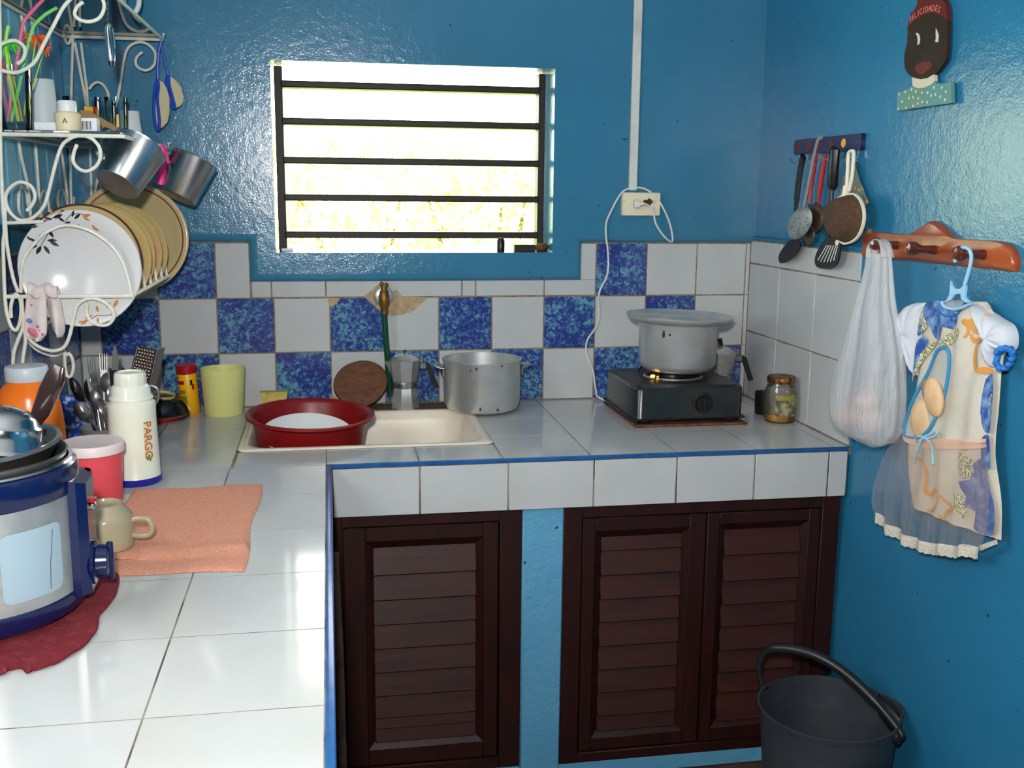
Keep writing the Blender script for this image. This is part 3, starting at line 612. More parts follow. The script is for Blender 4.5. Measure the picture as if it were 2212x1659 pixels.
ld = link('lid', MB().lathe([(.0, .148), (.02, .1475), (.040, .146), (.046, .142), (.09, .136), (.122, .135), (.131, .138), (.141, .150), (.143, .150), (.1425, .147), (.133, .135), (.124, .132), (.09, .133), (.0, .138)], 72, Matrix.Rotation(math.radians(1.5), 4, 'Y')), m_alu, lp)
jr = thing('glass_jar', 'glass jar with rusty gold lid and stained label at the right wall', 'jar', (.414, -.362, 0), (0, 0, math.radians(8)))
link('glass', MB().lathe([(.0, .001), (.030, .0), (.038, .004), (.0405, .012), (.0415, .07), (.040, .085), (.036, .098), (.033, .105), (.033, .115)], 48), m_glass, jr)
link('syrup', MB().lathe([(.0, .002), (.029, .002), (.037, .006), (.0388, .012), (.0389, .024), (.0, .025)], 40), m_honey, jr)
link('lid', MB().lathe([(.0355, .106), (.0365, .108), (.0365, .120), (.034, .123), (.0, .123)], 48), m_rlid, jr)
link('label', band(.0421, 222, 330, .022, .078, 24), m_jarlab, jr); link('label_top', band(.0424, 226, 300, .064, .076, 18), m_jarlg, jr)
link('residue', MB().lathe([(.0403, .026), (.0407, .07), (.0393, .084), (.0355, .096)], 40, cap=False), sheer('cloudy_residue', (186, 182, 164), .45, .7), jr)
solo('cup', 'small black cup behind the glass jar', 'cup', MB().lathe([(.0, 0), (.026, 0), (.028, .003), (.030, .060), (.029, .061), (.027, .056), (.025, .005), (.0, .004)], 36), m_nylon, (.418, -.262, 0))
# outlet, plug, cord, conduit
cd = solo('conduit', 'white painted cable conduit running up the blue wall above the socket', 'conduit', MB().box((.083, YF - .010, .598), (.107, YF - .0002, CEIL), .002), m_conduit)
ot = thing('power_outlet', 'yellowed double power outlet on the blue back wall', 'outlet', (.119, YF, .560))
mb = MB(); loft(mb, [[(x, y, z) for x, z in rrect(-a, a, -b, b, .004, 3)] for a, b, y in ((.055, .032, -.0005), (.056, .033, -.010), (.054, .031, -.016), (.05, .027, -.0165))]); link('plate', mb, m_outlet, ot)
for x in (-.018, .022): link('socket', MB().lathe([(.017, 0), (.017, .002), (.014, .0025), (.013, .0008), (.0, .0006)], 24, axisT((x, -.0165, .0), (0, -1, 0))), m_outlet, ot)
link('scorch_mark', MB().plate([(.018 + .012 * math.cos(a) * (1 + .3 * math.sin(3 * a)), -.0192, .004 + .011 * math.sin(a) * (1 + .25 * math.cos(5 * a))) for a in [2 * PI * k / 18 for k in range(18)]], (0, .0005, 0)), m_burn, ot)
pc = thing('electric_cable', 'white plug and cable looping down to the back of the stove', 'cable', (.101, YF, .560))
def rel(pts, o): return [tuple(Vector(p) - Vector(o)) for p in pts]
o0 = (.101, YF, .560)
link('plug', MB().box((-.009, -.036, -.010), (.010, -.018, .010), .004, None, 2).tube([(.004, -.03, .0), (.02, -.034, .002)], [.007, .0045], 10), m_whitec, pc)
cpts = [(0.123, -0.045, 0.562), (0.139, -0.045, 0.553), (0.151, -0.045, 0.53), (0.157, -0.045, 0.508), (0.174, -0.045, 0.482), (0.194, -0.045, 0.462)]
cpts += [(0.211, -0.035, 0.456), (0.21, -0.035, 0.478), (0.198, -0.035, 0.517), (0.177, -0.035, 0.556)] + [(0.167, -0.022, 0.575), (0.145, -0.022, 0.595), (0.12, -0.022, 0.605), (0.093, -0.022, 0.605), (0.069, -0.022, 0.597)] + [(0.053, -0.024, 0.579), (0.035, -0.024, 0.545), (0.02, -0.024, 0.509), (0.02, -0.024, 0.471), (0.026, -0.024, 0.432), (0.029, -0.024, 0.386), (0.024, -0.024, 0.354), (0.009, -0.024, 0.325), (0.003, -0.024, 0.301)]
cpts += [(0.009, -0.006, 0.273), (0.009, -0.006, 0.233), (-0.002, -0.006, 0.204), (-0.021, -0.006, 0.177), (-0.026, -0.006, 0.15), (-0.018, -0.006, 0.118), (-0.004, -0.006, 0.085), (0.003, -0.006, 0.044), (0.009, -0.006, 0.013)] + [(.005, -.03, .012), (.02, -.05, .006), (.05, -.068, .004)]
link('cable', MB().tube(rel(smooth_path(cpts, 4), o0), .0026, 8), m_whitec, pc)

# ------------------------------------------------------------------ left counter, front to back
# burgundy mat and the rice cooker with things stacked in it
ol = [(-1.073, -1.31, 0), (-1.069, -1.353, 0), (-1.07, -1.397, 0), (-1.076, -1.434, 0), (-1.07, -1.478, 0), (-1.071, -1.514, 0), (-1.079, -1.547, 0), (-1.094, -1.577, 0), (-1.108, -1.593, 0), (-1.121, -1.599, 0), (-1.126, -1.606, 0), (-1.138, -1.592, 0), (-1.151, -1.594, 0), (-1.158, -1.606, 0)] + [(-1.22, -1.615, 0), (-1.30, -1.60, 0), (-1.36, -1.53, 0), (-1.375, -1.40, 0), (-1.34, -1.28, 0), (-1.24, -1.21, 0), (-1.13, -1.235, 0), (-1.085, -1.27, 0)]
sp = smooth_path(ol + ol[:1], 3)[:-1]; cx = -1.225, -1.41
mb = MB(); loft(mb, [[(cx[0] + (p.x - cx[0]) * s, cx[1] + (p.y - cx[1]) * s, z + .0012 * math.sin(23 * k / 3) * (s > .9)) for k, p in enumerate(sp)] for s, z in ((.985, .0008), (1, .003), (.995, .0065), (.96, .0085), (.8, .007), (.3, .0065))], True, True)
solo('table_mat', 'burgundy terry mat with wavy edge under the rice cooker', 'mat', mb, m_mat)
rc = thing('rice_cooker', 'navy and steel rice cooker on the burgundy mat', 'rice cooker', (-1.243, -1.402, .0072))
link('base', MB().lathe([(.0, 0), (.125, 0), (.138, .008), (.1415, .02), (.1405, .032), (.1385, .034)], 72), m_navy, rc)
link('steel_band', MB().lathe([(.1385, .033), (.1385, .174)], 72, cap=False), m_brush, rc)
link('collar', MB().lathe([(.1385, .172), (.1405, .175), (.141, .200), (.139, .209), (.135, .212), (.130, .2115)], 72, cap=False), m_navy, rc)
link('steel_rim', MB().lathe([(.134, .2115), (.136, .214), (.134, .2165), (.129, .2165), (.128, .213)], 72, cap=False), m_steel, rc)
mb = MB(); so = rrect(-.0445, .0445, -.047, .047, .011, 5); so = [(p[0] + (q[0] - p[0]) * k / 8, p[1] + (q[1] - p[1]) * k / 8) for p, q in zip(so, so[1:] + so[:1]) for k in range(8 if math.dist(p, q) > .02 else 1)]; loft(mb, [[(.1392 * math.cos(-.724 + a * s / .1392), .1392 * math.sin(-.724 + a * s / .1392), .097 + z * s) for a, z in so] for s in (1, .8, .6, .4, .2, .02)], False, True); link('sticker', mb, m_sticker, rc, 80)
link('scratch', MB().tube([(.1393 * math.cos(math.radians(a)), .1393 * math.sin(math.radians(a)), z) for a, z in ((-33, .055), (-32, .09), (-29, .135))], .0005, 4), m_dark, rc)
pan = link('control_panel', MB(), m_navy, rc); bpy.data.objects.remove(pan)
PT = Matrix.Rotation(math.radians(2), 4, 'Z')
mb = MB(); loft(mb, [[(x, y, z + (x - .12) * k) for x, y in ((.118, -.040), (.144, -.036), (.156, -.026), (.156, .026), (.144, .036), (.118, .040))] for z, k in ((.022, .1), (.06, 0), (.15, 0), (.196, -.35))], True, True, PT)
pan = link('control_panel', mb, m_navy, rc, 30)
link('knob', MB().lathe([(.032, 0), (.032, .004), (.025, .006), (.023, .020), (.019, .022), (.0, .022)], 24, PT @ axisT((.155, 0, .062), (1, 0, 0))).box((.173, -.004, .034), (.182, .004, .090), .002, PT), m_navy, pan)
link('switch_lever', MB().box((.153, -.010, .150), (.164, .010, .156), .002, PT), m_canR, pan); link('switch_plate', MB().box((.154, -.013, .141), (.1635, .013, .1495), .002, PT), m_steel, pan)
link('inner_pot', MB().lathe([(.118, .15), (.122, .205), (.128, .222), (.1285, .225), (.126, .226), (.119, .214), (.114, .15), (.0, .15)], 64), M('dark_nonstick_metal', (120, 116, 112), .28, .85), rc)
sp_ = thing('saucepan', 'dark saucepan with steel rim nested in the rice cooker', 'saucepan', (-1.243, -1.400, .2300), (math.radians(1.5), math.radians(-2), 0))
link('body', MB().lathe([(.0, -.07), (.085, -.07), (.100, -.02), (.118, .010), (.1225, .013), (.1215, .018), (.116, .017), (.098, -.018), (.082, -.064), (.0, -.064)], 64), M('dark_polished_pan', (150, 145, 140), .26, .9), sp_)
hp = [tuple(Vector(p) - Vector((-1.243, -1.400, .2300))) for p in [(-1.171, -1.34, 0.249), (-1.157, -1.34, 0.272), (-1.143, -1.34, 0.301), (-1.131, -1.34, 0.323), (-1.125, -1.34, 0.337)]]
link('handle', MB().tube([(.09, .055, .012)] + hp, [.006, .012, .0155, .018, .017, .010], 12, flat=.45), M('dark_brown_bakelite', (40, 24, 20), .18, coat=.4), sp_)
sl = solo('steel_bowl', 'polished stepped steel bowl turned over on the pans in the rice cooker', 'bowl', MB().lathe([(.064, 0), (.065, .003), (.060, .008), (.058, .018), (.054, .022), (.052, .034), (.047, .038), (.044, .046), (.033, .055), (.016, .060), (.0, .061)], 64), m_steel, (-1.200, -1.405, .238), (math.radians(-6), math.radians(9), 0))
# peach towel
def tow(u, v):
    xl = -1.142 if v < .28 else -1.172; x = xl + (-.893 - xl) * u; y = -.795 - .485 * v + .006 * math.sin(7 * u + 2)
    y += (-.018 * (u * .55) + .02 * (1 - u)) * (v > .85) * 1.0
    x += .004 * math.sin(9 * v) * u ** 4
    e = min(u, 1 - u, v, 1 - v); z = .0052 + .0010 * math.sin(11 * u + 5 * v) * math.sin(9 * v) + .004 * math.exp(-((v - .80) / .035) ** 2) * (.3 + .7 * u) - .003 * math.exp(-((v - .87) / .03) ** 2)
    return (x, y, z if e > .004 else .001)
mb = MB().grid(46, 60, tow); solo('towel', 'peach terry towel folded on the left counter', 'towel', mb, m_towel, ang=50)
# upturned mug, tumbler, canister, thermos, juice jar
mg = thing('mug', 'beige mug turned upside down on the peach towel', 'mug', (-1.124, -1.150, .0085), (0, 0, math.radians(-6)))
link('body', MB().lathe([(.040, .0), (.0445, .0), (.0455, .006), (.0455, .050), (.043, .055), (.031, .069), (.029, .073), (.027, .0725), (.026, .069), (.0, .069)], 48), m_mug, mg)
link('handle', MB().tube(smooth_path([(.0445, 0, .044), (.058, 0, .046), (.072, 0, .043), (.0765, 0, .030), (.071, 0, .018), (.058, 0, .016), (.0445, 0, .018)], 3), .0048, 10), m_mug, mg)
tg = thing('tumbler', 'glass tumbler between the rice cooker and pink canister', 'tumbler', (-1.212, -.962, 0))
link('glass', MB().lathe([(.0, .003), (.024, .0), (.027, .004), (.030, .088), (.0285, .088), (.0255, .010), (.0, .008)], 40), m_glass, tg)
link('red_print_reflection', band(.0299, -50, 30, .03, .075), M('red_glass_reflection', (170, 60, 40), .4), tg)  # reddish reflection in the glass, painted as a coloured band
pk = thing('canister', 'pink plastic canister with pinkish white lid', 'canister', (-1.200, -.862, .0002))
link('body', MB().lathe([(.0, .001), (.047, 0), (.050, .004), (.0545, .100), (.055, .104), (.0, .104)], 56), m_pink, pk)
link('lid', MB().lathe([(.056, .098), (.0585, .100), (.0590, .115), (.0565, .1185), (.053, .1175), (.0, .1168)], 56), m_pinklid, pk)
tm = thing('thermos', 'ivory thermos flask with cobalt base and orange lettering strip', 'thermos', (-1.150, -.722, 0), (0, 0, 0))
link('base', MB().lathe([(.0, 0), (.051, 0), (.0525, .003), (.0515, .014), (.0, .014)], 56), m_cobalt, tm)
link('body', MB().lathe([(.0508, .013), (.0495, .016), (.0465, .140), (.047, .158), (.046, .166), (.042, .168), (.0415, .171), (.0430, .174), (.042, .178), (.0385, .182), (.0375, .196), (.033, .202), (.0, .202)], 56), m_thermos, tm)
mb = MB(); n_ = 72; loft(mb, [[(r * (1 + .018 * (k % 6 < 3)) * math.cos(2 * PI * k / n_), r * (1 + .018 * (k % 6 < 3)) * math.sin(2 * PI * k / n_), z) for k in range(n_)] for r, z in ((.0305, .201), (.0315, .204), (.0305, .222), (.0285, .227), (.024, .228), (.0235, .2255))]); link('cap', mb, m_thermos, tm)
th0 = math.radians(-46); TS = Matrix.Rotation(th0, 4, 'Z')
link('label_strip', MB().add([(.0487 * math.cos(math.radians(a)), .0487 * math.sin(math.radians(a)), z) for z, in ((.045,),) for a in (-9, 0, 9)] + [(.0478 * math.cos(math.radians(a)), .0478 * math.sin(math.radians(a)), .128) for a in (-9, 0, 9)], [(0, 1, 4, 3), (1, 2, 5, 4)], TS), M('translucent_label', (214, 210, 176), .3), tm)
LT = TS @ Matrix.Translation((.0489, 0, .092)) @ Matrix.Rotation(PI / 2, 4, 'Z') @ Matrix.Rotation(PI / 2, 4, 'X') @ Matrix.Rotation(-PI / 2, 4, 'Z')
letters('PARGO', .024, LT, M('orange_lettering', (186, 96, 20), .5), tm)
mb = MB()
for q in ((.047, -.003, .056), (.047, .001, .060), (.047, .003, .053)): mb.ball((q[0] + .0022, q[1], q[2]), .0032, 8, 6, (.3, .7, 1.3), TS)
link('leaf_mark', mb, m_canG, tm)
oj = thing('jar', 'orange drink jar with ribbed pale grey lid behind the rice cooker', 'jar', (-1.337, -.750, 0))
link('body', MB().lathe([(.0, 0), (.060, 0), (.0635, .004), (.063, .125), (.059, .165), (.055, .190), (.050, .203), (.043, .212), (.037, .218), (.036, .224), (.0, .224)], 56), m_orange, oj)
mb = MB(); n_ = 90; loft(mb, [[(r * (1 + .012 * (k % 3 == 0)) * math.cos(2 * PI * k / n_), r * (1 + .012 * (k % 3 == 0)) * math.sin(2 * PI * k / n_), z) for k in range(n_)] for r, z in ((.038, .2195), (.039, .2215), (.039, .245), (.037, .248), (.034, .2485))]); link('lid', mb, m_jarlid, oj)

# cutlery in its containers
gc = solo('cutlery_cup', 'grey plastic cup full of cutlery behind the thermos', 'cup', MB().lathe([(.0, 0), (.040, 0), (.042, .003), (.050, .070), (.052, .072), (.050, .073), (.047, .068), (.040, .006), (.0, .005)], 40), m_grey, (-1.248, -.520, 0))
pt = solo('printed_can', 'blue and white printed can left of the cutlery cup', 'can', MB().lathe([(.0, 0), (.036, 0), (.0375, .003), (.0375, .124), (.039, .126), (.038, .128), (.036, .126), (.0355, .006), (.0, .005)], 40), m_patblue, (-1.330, -.470, 0))
solo('can', 'dark navy can standing by the orange jar', 'can', MB().lathe([(.0, 0), (.030, 0), (.031, .003), (.031, .14), (.029, .142), (.0, .142)], 32), m_navy, (-1.362, -.565, 0))
def spoon(label, yd, a, b, bw, bl, roll=0, nm='spoon', mat=None):
    # a handle end inside the cup, b the bowl centre; bw/bl half sizes
    a, b = Vector(a), Vector(b); d = (b - a).normalized(); T = axisT(b, d, roll); t = thing(nm, label, nm, b); Ti = Matrix.Translation(-b) @ T
    mb = MB(); rings = []
    for s, h in ((1.0, 0), (.9, -.25), (.6, -.7), (.1, -.95)): rings.append([(bw * s * math.cos(2 * PI * k / 20), bw * h * .8 * 1.0, bl * s * math.sin(2 * PI * k / 20)) for k in range(20)])
    for s, h in ((.1, -.80), (.6, -.58), (.88, -.18), (.96, 0)): rings.append([(bw * s * math.cos(2 * PI * k / 20), bw * h * .8, bl * s * math.sin(2 * PI * k / 20)) for k in range(20)])
    loft(mb, rings[::-1], False, False, Ti); link('bowl', mb, mat or m_steeld, t, 80)
    L = (b - a).length; link('handle', MB().tube([(0, 0, -L), (0, .001, -L * .6), (0, .002, -bl * 1.3), (0, .0, -bl * .9)], [.006, .0045, .0028, .004], 8, T=Ti, flat=.4), mat or m_steeld, t); return t
B0 = Vector((-1.248, -.520, .012))
def at(px_pts): return Vector(px_pts)
spoon('large steel spoon with the brightest highlight in the cutlery cup', 0, B0 + Vector((.01, .02, 0)), [(-1.24, -0.5, 0.165)][0], .021, .024, .5)
spoon('steel spoon with its oval back facing out low in the cutlery cup', 0, B0 + Vector((.02, -.02, .0)), [(-1.239, -0.565, 0.124)][0], .016, .021, PI * .9)
spoon('steel ladle seen edge-on at the left of the cutlery cup', 0, B0 + Vector((.02, .0, .0)), [(-1.28, -0.56, 0.116)][0], .017, .024, 1.2, 'ladle')
spoon('dark curved spoon leaning far left out of the cutlery cup', 0, B0 + Vector((0, 0, 0)), [(-1.295, -0.54, 0.159)][0], .012, .030, 1.0, 'spoon', m_black)
spoon('dark narrow serving spoon between printed can and large spoon', 0, B0 + Vector((-.01, .01, 0)), [(-1.277, -0.51, 0.15)][0], .013, .028, .2, 'spoon', M('dark_tarnished_steel', (70, 62, 58), .3, .8))
spoon('plain steel spoon between the ladle and the large bright spoon', 0, B0 + Vector((.005, .01, 0)), [(-1.26, -0.53, 0.136)][0], .014, .021, .3)
spoon('small steel spoon close to the thermos neck in the cutlery cup', 0, B0 + Vector((.015, .0, 0)), [(-1.231, -0.52, 0.145)][0], .013, .019, -.3)
def fork(label, b, w_=.010):
    b = Vector(b); d = (b - B0).normalized(); t = thing('fork', label, 'fork', b); Ti = Matrix.Translation(-b) @ axisT(b, d, .2)
    link('head', MB().box((-w_, -.001, -.03), (w_, .001, 0), .0008, Ti).box((-w_ * .6, -.001, -.042), (w_ * .6, .001, -.03), 0, Ti), m_steeld, t)
    for k in (-1, -.33, .33, 1): link('tine', MB().tube([(k * w_ * .86, 0, -.002), (k * w_ * .9, .001, .02), (k * w_ * .95, .004, .036)], [.0015, .0013, .0005], 6, T=Ti), m_steeld, t)
    link('handle', MB().tube([(0, 0, -(b - B0).length), (0, 0, -.04)], [.005, .003], 8, T=Ti, flat=.4), m_steeld, t)
fork('steel fork with tines up at the back left of the cutlery cup', [(-1.271, -0.49, 0.187)][0])
fork('steel fork with tines up beside the knife in the cutlery cup', [(-1.253, -0.465, 0.19)][0], .008)
kb_ = Vector([(-1.227, -0.47, 0.189)][0]); kt = thing('knife', 'dull pointed knife standing blade-up in the cutlery cup', 'knife', kb_)
P_ = [tuple(Vector(p) - kb_) for p in [(-1.235, -0.47, 0.187), (-1.233, -0.47, 0.214), (-1.229, -0.47, 0.235), (-1.226, -0.47, 0.244), (-1.222, -0.47, 0.239), (-1.22, -0.47, 0.22), (-1.22, -0.47, 0.186)]]
link('blade', MB().plate(P_, (0, .0015, 0)), M('dull_blade_steel', (120, 124, 120), .4, .8), kt); link('handle', MB().tube([tuple(B0 + Vector((.015, .03, 0)) - kb_), (0, 0, 0)], .006, 8), m_black, kt)
solo('spatula', 'black kitchen spatula standing behind the thermos cap', 'spatula', MB().plate([(-1.242, -0.46, 0.192), (-1.235, -0.46, 0.189), (-1.231, -0.46, 0.174), (-1.216, -0.46, 0.187), (-1.214, -0.46, 0.195), (-1.208, -0.46, 0.19), (-1.218, -0.46, 0.155), (-1.232, -0.46, 0.123), (-1.241, -0.46, 0.134)], (0, .003, 0)), m_black)
gr = thing('grater', 'flat steel grater with rows of holes standing behind the thermos', 'grater', [(-1.171, -0.44, 0.204)][0])
g0 = Vector([(-1.171, -0.44, 0.204)][0]); q = [Vector(p) - g0 for p in [(-1.182, -0.44, 0.239), (-1.14, -0.44, 0.228), (-1.163, -0.44, 0.143), (-1.204, -0.44, 0.157)]]
link('face', MB().plate([tuple(p) for p in q], (0, .002, 0)), M('dark_grater_steel', (84, 66, 58), .3, .8), gr)
for a, b in ((0, 3), (1, 2)): link('edge', MB().tube([tuple(q[a]), tuple(q[b])], .0022, 8), m_steel, gr)
mb = MB()
for i in range(9):
    for j in range(6):
        v = (i + .8) / 11.5; u = (j + .75 + .35 * (i % 2)) / 7; p = q[0].lerp(q[3], v).lerp(q[1].lerp(q[2], v), u); mb.ball((p.x, p.y - .0006, p.z), .0023, 8, 4, (1, .5, .7))
o = link('teeth', mb, m_holeb, gr); o['kind'] = 'stuff'
link('side', MB().plate([tuple(q[1]), tuple(q[2]), tuple(q[2] + Vector((.012, .035, .002))), tuple(q[1] + Vector((.012, .035, .002)))], (.001, 0, 0)), m_steeld, gr)
link('handle', MB().tube(smooth_path([tuple(Vector(p) - g0) for p in [(-1.166, -0.44, 0.146), (-1.153, -0.44, 0.145), (-1.144, -0.44, 0.137), (-1.143, -0.44, 0.119), (-1.151, -0.44, 0.104), (-1.164, -0.44, 0.096)]], 3) + [(-.0, .0, -.11)], .0035, 8), m_steeld, gr)

# ------------------------------------------------------------------ white wire wall rack with its load
YN, YA, XO = -.68, -.075, -1.145
ZB, ZM, ZT = .376, .691, .955
rk = thing('wall_rack', 'white painted wire wall rack with glass shelves and plate basket', 'rack', (XL, -.38, .69))
o0 = Vector((XL, -.38, .69))
def wire(name, pts, r=.0036, sm=4, n=8):
    P = [Vector(p) - o0 for p in pts]; return link(name, MB().tube(smooth_path(P, sm) if sm else P, r, n), m_wire, rk)
XI = XL + .022
# shelf frames: near bar, outer rail, far bar, inner rail
for z, hook in ((ZM, 1), (ZT, 1)):
    wire('shelf_bar', [(XI, YN, z), (XO, YN, z)], .0042, 0); wire('shelf_bar', [(XI, YA, z), (XO - .0, YA, z), (XO + .004, YA - .012, z + .012)], .0042, 0)
    wire('rail', [(XO, YN, z), (XO, YA, z)], .0040, 0); wire('rail', [(XI, YN, z), (XI, YA, z)], .0038, 0)
wire('shelf_bar', [(XI, YN, ZB), (XO, YN, ZB)], .0042, 0); wire('rail', [(XO, YN, ZB), (XO, YA, ZB), (XO + .002, YA, ZB + .015)], .0042, 0); wire('shelf_bar', [(XI, YA, ZB), (XO, YA, ZB)], .0042, 0)
wire('rail', [(XI, YN, ZB), (XI, YA, ZB)], .0038, 0); wire('rail', [(-1.320, YN + .03, .318), (-1.320, YA, .318)], .0035, 0); wire('rail', [(-1.255, YN + .03, .3135), (-1.255, YA, .3135)], .0035, 0)
for z in (ZM, ZT): link('glass_shelf', MB().box((XI - XL, YN + .006 + .38, z + .0045 - .69), (XO - .006 - XL, YA - .006 + .38, z + .0095 - .69), .001), m_gshelf, rk)
# scrolled brackets of the near end
wire('scroll', [(-1.231, -0.68, 0.674), (-1.238, -0.68, 0.658), (-1.24, -0.68, 0.64), (-1.229, -0.68, 0.626), (-1.214, -0.68, 0.623), (-1.198, -0.68, 0.633), (-1.189, -0.68, 0.65), (-1.19, -0.68, 0.669), (-1.2, -0.68, 0.683), (-1.214, -0.68, 0.69), (-1.231, -0.68, 0.69), (-1.248, -0.68, 0.682), (-1.261, -0.68, 0.668), (-1.275, -0.68, 0.631), (-1.288, -0.68, 0.588), (-1.298, -0.68, 0.559), (-1.312, -0.68, 0.54), (-1.33, -0.68, 0.528), (-1.348, -0.68, 0.527), (-1.361, -0.68, 0.538), (-1.369, -0.68, 0.554), (-1.37, -0.68, 0.572), (-1.362, -0.68, 0.587), (-1.348, -0.68, 0.598), (-1.336, -0.68, 0.6), (-1.322, -0.68, 0.593), (-1.316, -0.68, 0.58), (-1.317, -0.68, 0.566), (-1.325, -0.68, 0.553), (-1.333, -0.68, 0.545)])
wire('scroll', [(-1.203, -0.68, 0.941), (-1.215, -0.68, 0.931), (-1.22, -0.68, 0.918), (-1.213, -0.68, 0.909), (-1.198, -0.68, 0.905), (-1.181, -0.68, 0.909), (-1.17, -0.68, 0.92), (-1.165, -0.68, 0.937), (-1.171, -0.68, 0.953), (-1.186, -0.68, 0.96), (-1.209, -0.68, 0.958), (-1.226, -0.68, 0.945), (-1.241, -0.68, 0.928), (-1.259, -0.68, 0.897), (-1.279, -0.68, 0.862), (-1.296, -0.68, 0.831), (-1.311, -0.68, 0.817), (-1.332, -0.68, 0.807), (-1.351, -0.68, 0.808), (-1.362, -0.68, 0.813), (-1.37, -0.68, 0.825), (-1.369, -0.68, 0.844), (-1.359, -0.68, 0.856), (-1.343, -0.68, 0.864), (-1.328, -0.68, 0.865), (-1.316, -0.68, 0.855), (-1.315, -0.68, 0.842), (-1.321, -0.68, 0.83), (-1.33, -0.68, 0.823)])
wire('scroll', [(-1.23, -0.68, 0.362), (-1.234, -0.68, 0.346), (-1.228, -0.68, 0.327), (-1.21, -0.68, 0.317), (-1.193, -0.68, 0.319), (-1.182, -0.68, 0.333), (-1.185, -0.68, 0.349), (-1.199, -0.68, 0.364), (-1.221, -0.68, 0.372), (-1.238, -0.68, 0.368), (-1.251, -0.68, 0.357), (-1.26, -0.68, 0.329), (-1.27, -0.68, 0.294), (-1.282, -0.68, 0.273), (-1.302, -0.68, 0.266), (-1.324, -0.68, 0.272), (-1.341, -0.68, 0.285), (-1.35, -0.68, 0.3), (-1.354, -0.68, 0.323), (-1.349, -0.68, 0.343)])
wire('leg', [(-1.352, -0.68, 0.972), (-1.36, -0.68, 0.837), (-1.371, -0.68, 0.682), (-1.375, -0.68, 0.594), (-1.376, -0.68, 0.549), (-1.377, -0.68, 0.505), (-1.381, -0.68, 0.482), (-1.383, -0.68, 0.441), (-1.385, -0.68, 0.394), (-1.385, -0.68, 0.35), (-1.379, -0.68, 0.318), (-1.37, -0.68, 0.309), (-1.362, -0.68, 0.323), (-1.357, -0.68, 0.35), (-1.358, -0.68, 0.372), (-1.365, -0.68, 0.381), (-1.372, -0.68, 0.37), (-1.376, -0.68, 0.355), (-1.377, -0.68, 0.334)])
wire('leg', [(-1.372, -0.68, 0.558), (-1.374, -0.68, 0.521), (-1.374, -0.68, 0.477), (-1.368, -0.68, 0.416), (-1.36, -0.68, 0.385)], .0036); wire('leg', [(-1.355, -0.68, 0.377), (-1.355, -0.68, 0.321), (-1.366, -0.68, 0.293), (-1.377, -0.68, 0.265), (-1.381, -0.68, 0.237)]); wire('leg', [(-1.355, -0.68, 0.33), (-1.353, -0.68, 0.293), (-1.36, -0.68, 0.256), (-1.365, -0.68, 0.227)])
wire('brace', [(-1.372, -0.68, 0.521), (-1.303, -0.68, 0.524)], .0036, 0)
wire('scroll', [(-1.371, -0.6, 0.277), (-1.356, -0.6, 0.258), (-1.337, -0.6, 0.248), (-1.319, -0.6, 0.244), (-1.302, -0.6, 0.252)] , .0034); wire('scroll', [(-1.3, -0.6, 0.254), (-1.301, -0.6, 0.237), (-1.301, -0.6, 0.212), (-1.298, -0.6, 0.2), (-1.291, -0.6, 0.2), (-1.285, -0.6, 0.217), (-1.286, -0.6, 0.237), (-1.292, -0.6, 0.248), (-1.297, -0.6, 0.244)], .0034)
# far end brackets
wire('scroll', [(-1.195, -0.075, 0.924), (-1.208, -0.075, 0.913), (-1.213, -0.075, 0.898), (-1.206, -0.075, 0.885), (-1.189, -0.075, 0.88), (-1.172, -0.075, 0.89), (-1.164, -0.075, 0.911), (-1.168, -0.075, 0.929), (-1.183, -0.075, 0.943), (-1.202, -0.075, 0.947), (-1.222, -0.075, 0.939), (-1.234, -0.075, 0.923), (-1.243, -0.075, 0.892), (-1.252, -0.075, 0.847), (-1.261, -0.075, 0.809), (-1.27, -0.075, 0.784), (-1.282, -0.075, 0.775), (-1.288, -0.075, 0.784), (-1.282, -0.075, 0.813), (-1.285, -0.075, 0.829), (-1.295, -0.075, 0.844), (-1.308, -0.075, 0.848), (-1.32, -0.075, 0.84), (-1.326, -0.075, 0.831)])
wire('leg', [(-1.356, -0.075, 0.976), (-1.358, -0.075, 0.941), (-1.368, -0.075, 0.833), (-1.377, -0.075, 0.71)], .0036); wire('leg', [(-1.353, -0.075, 0.941), (-1.34, -0.075, 0.834), (-1.333, -0.075, 0.767)], .0036, 0); wire('leg', [(-1.339, -0.075, 0.941), (-1.332, -0.075, 0.834), (-1.333, -0.075, 0.711), (-1.335, -0.075, 0.62), (-1.338, -0.075, 0.551)], .0036, 0); wire('scroll', [(-1.36, -0.075, 0.997), (-1.375, -0.075, 0.975), (-1.376, -0.075, 0.951), (-1.369, -0.075, 0.937), (-1.36, -0.075, 0.954)], .0034)
wire('scroll', [(-1.268, -0.075, 0.712), (-1.283, -0.075, 0.689), (-1.301, -0.075, 0.66), (-1.315, -0.075, 0.626), (-1.329, -0.075, 0.574), (-1.329, -0.075, 0.549)], .0034)
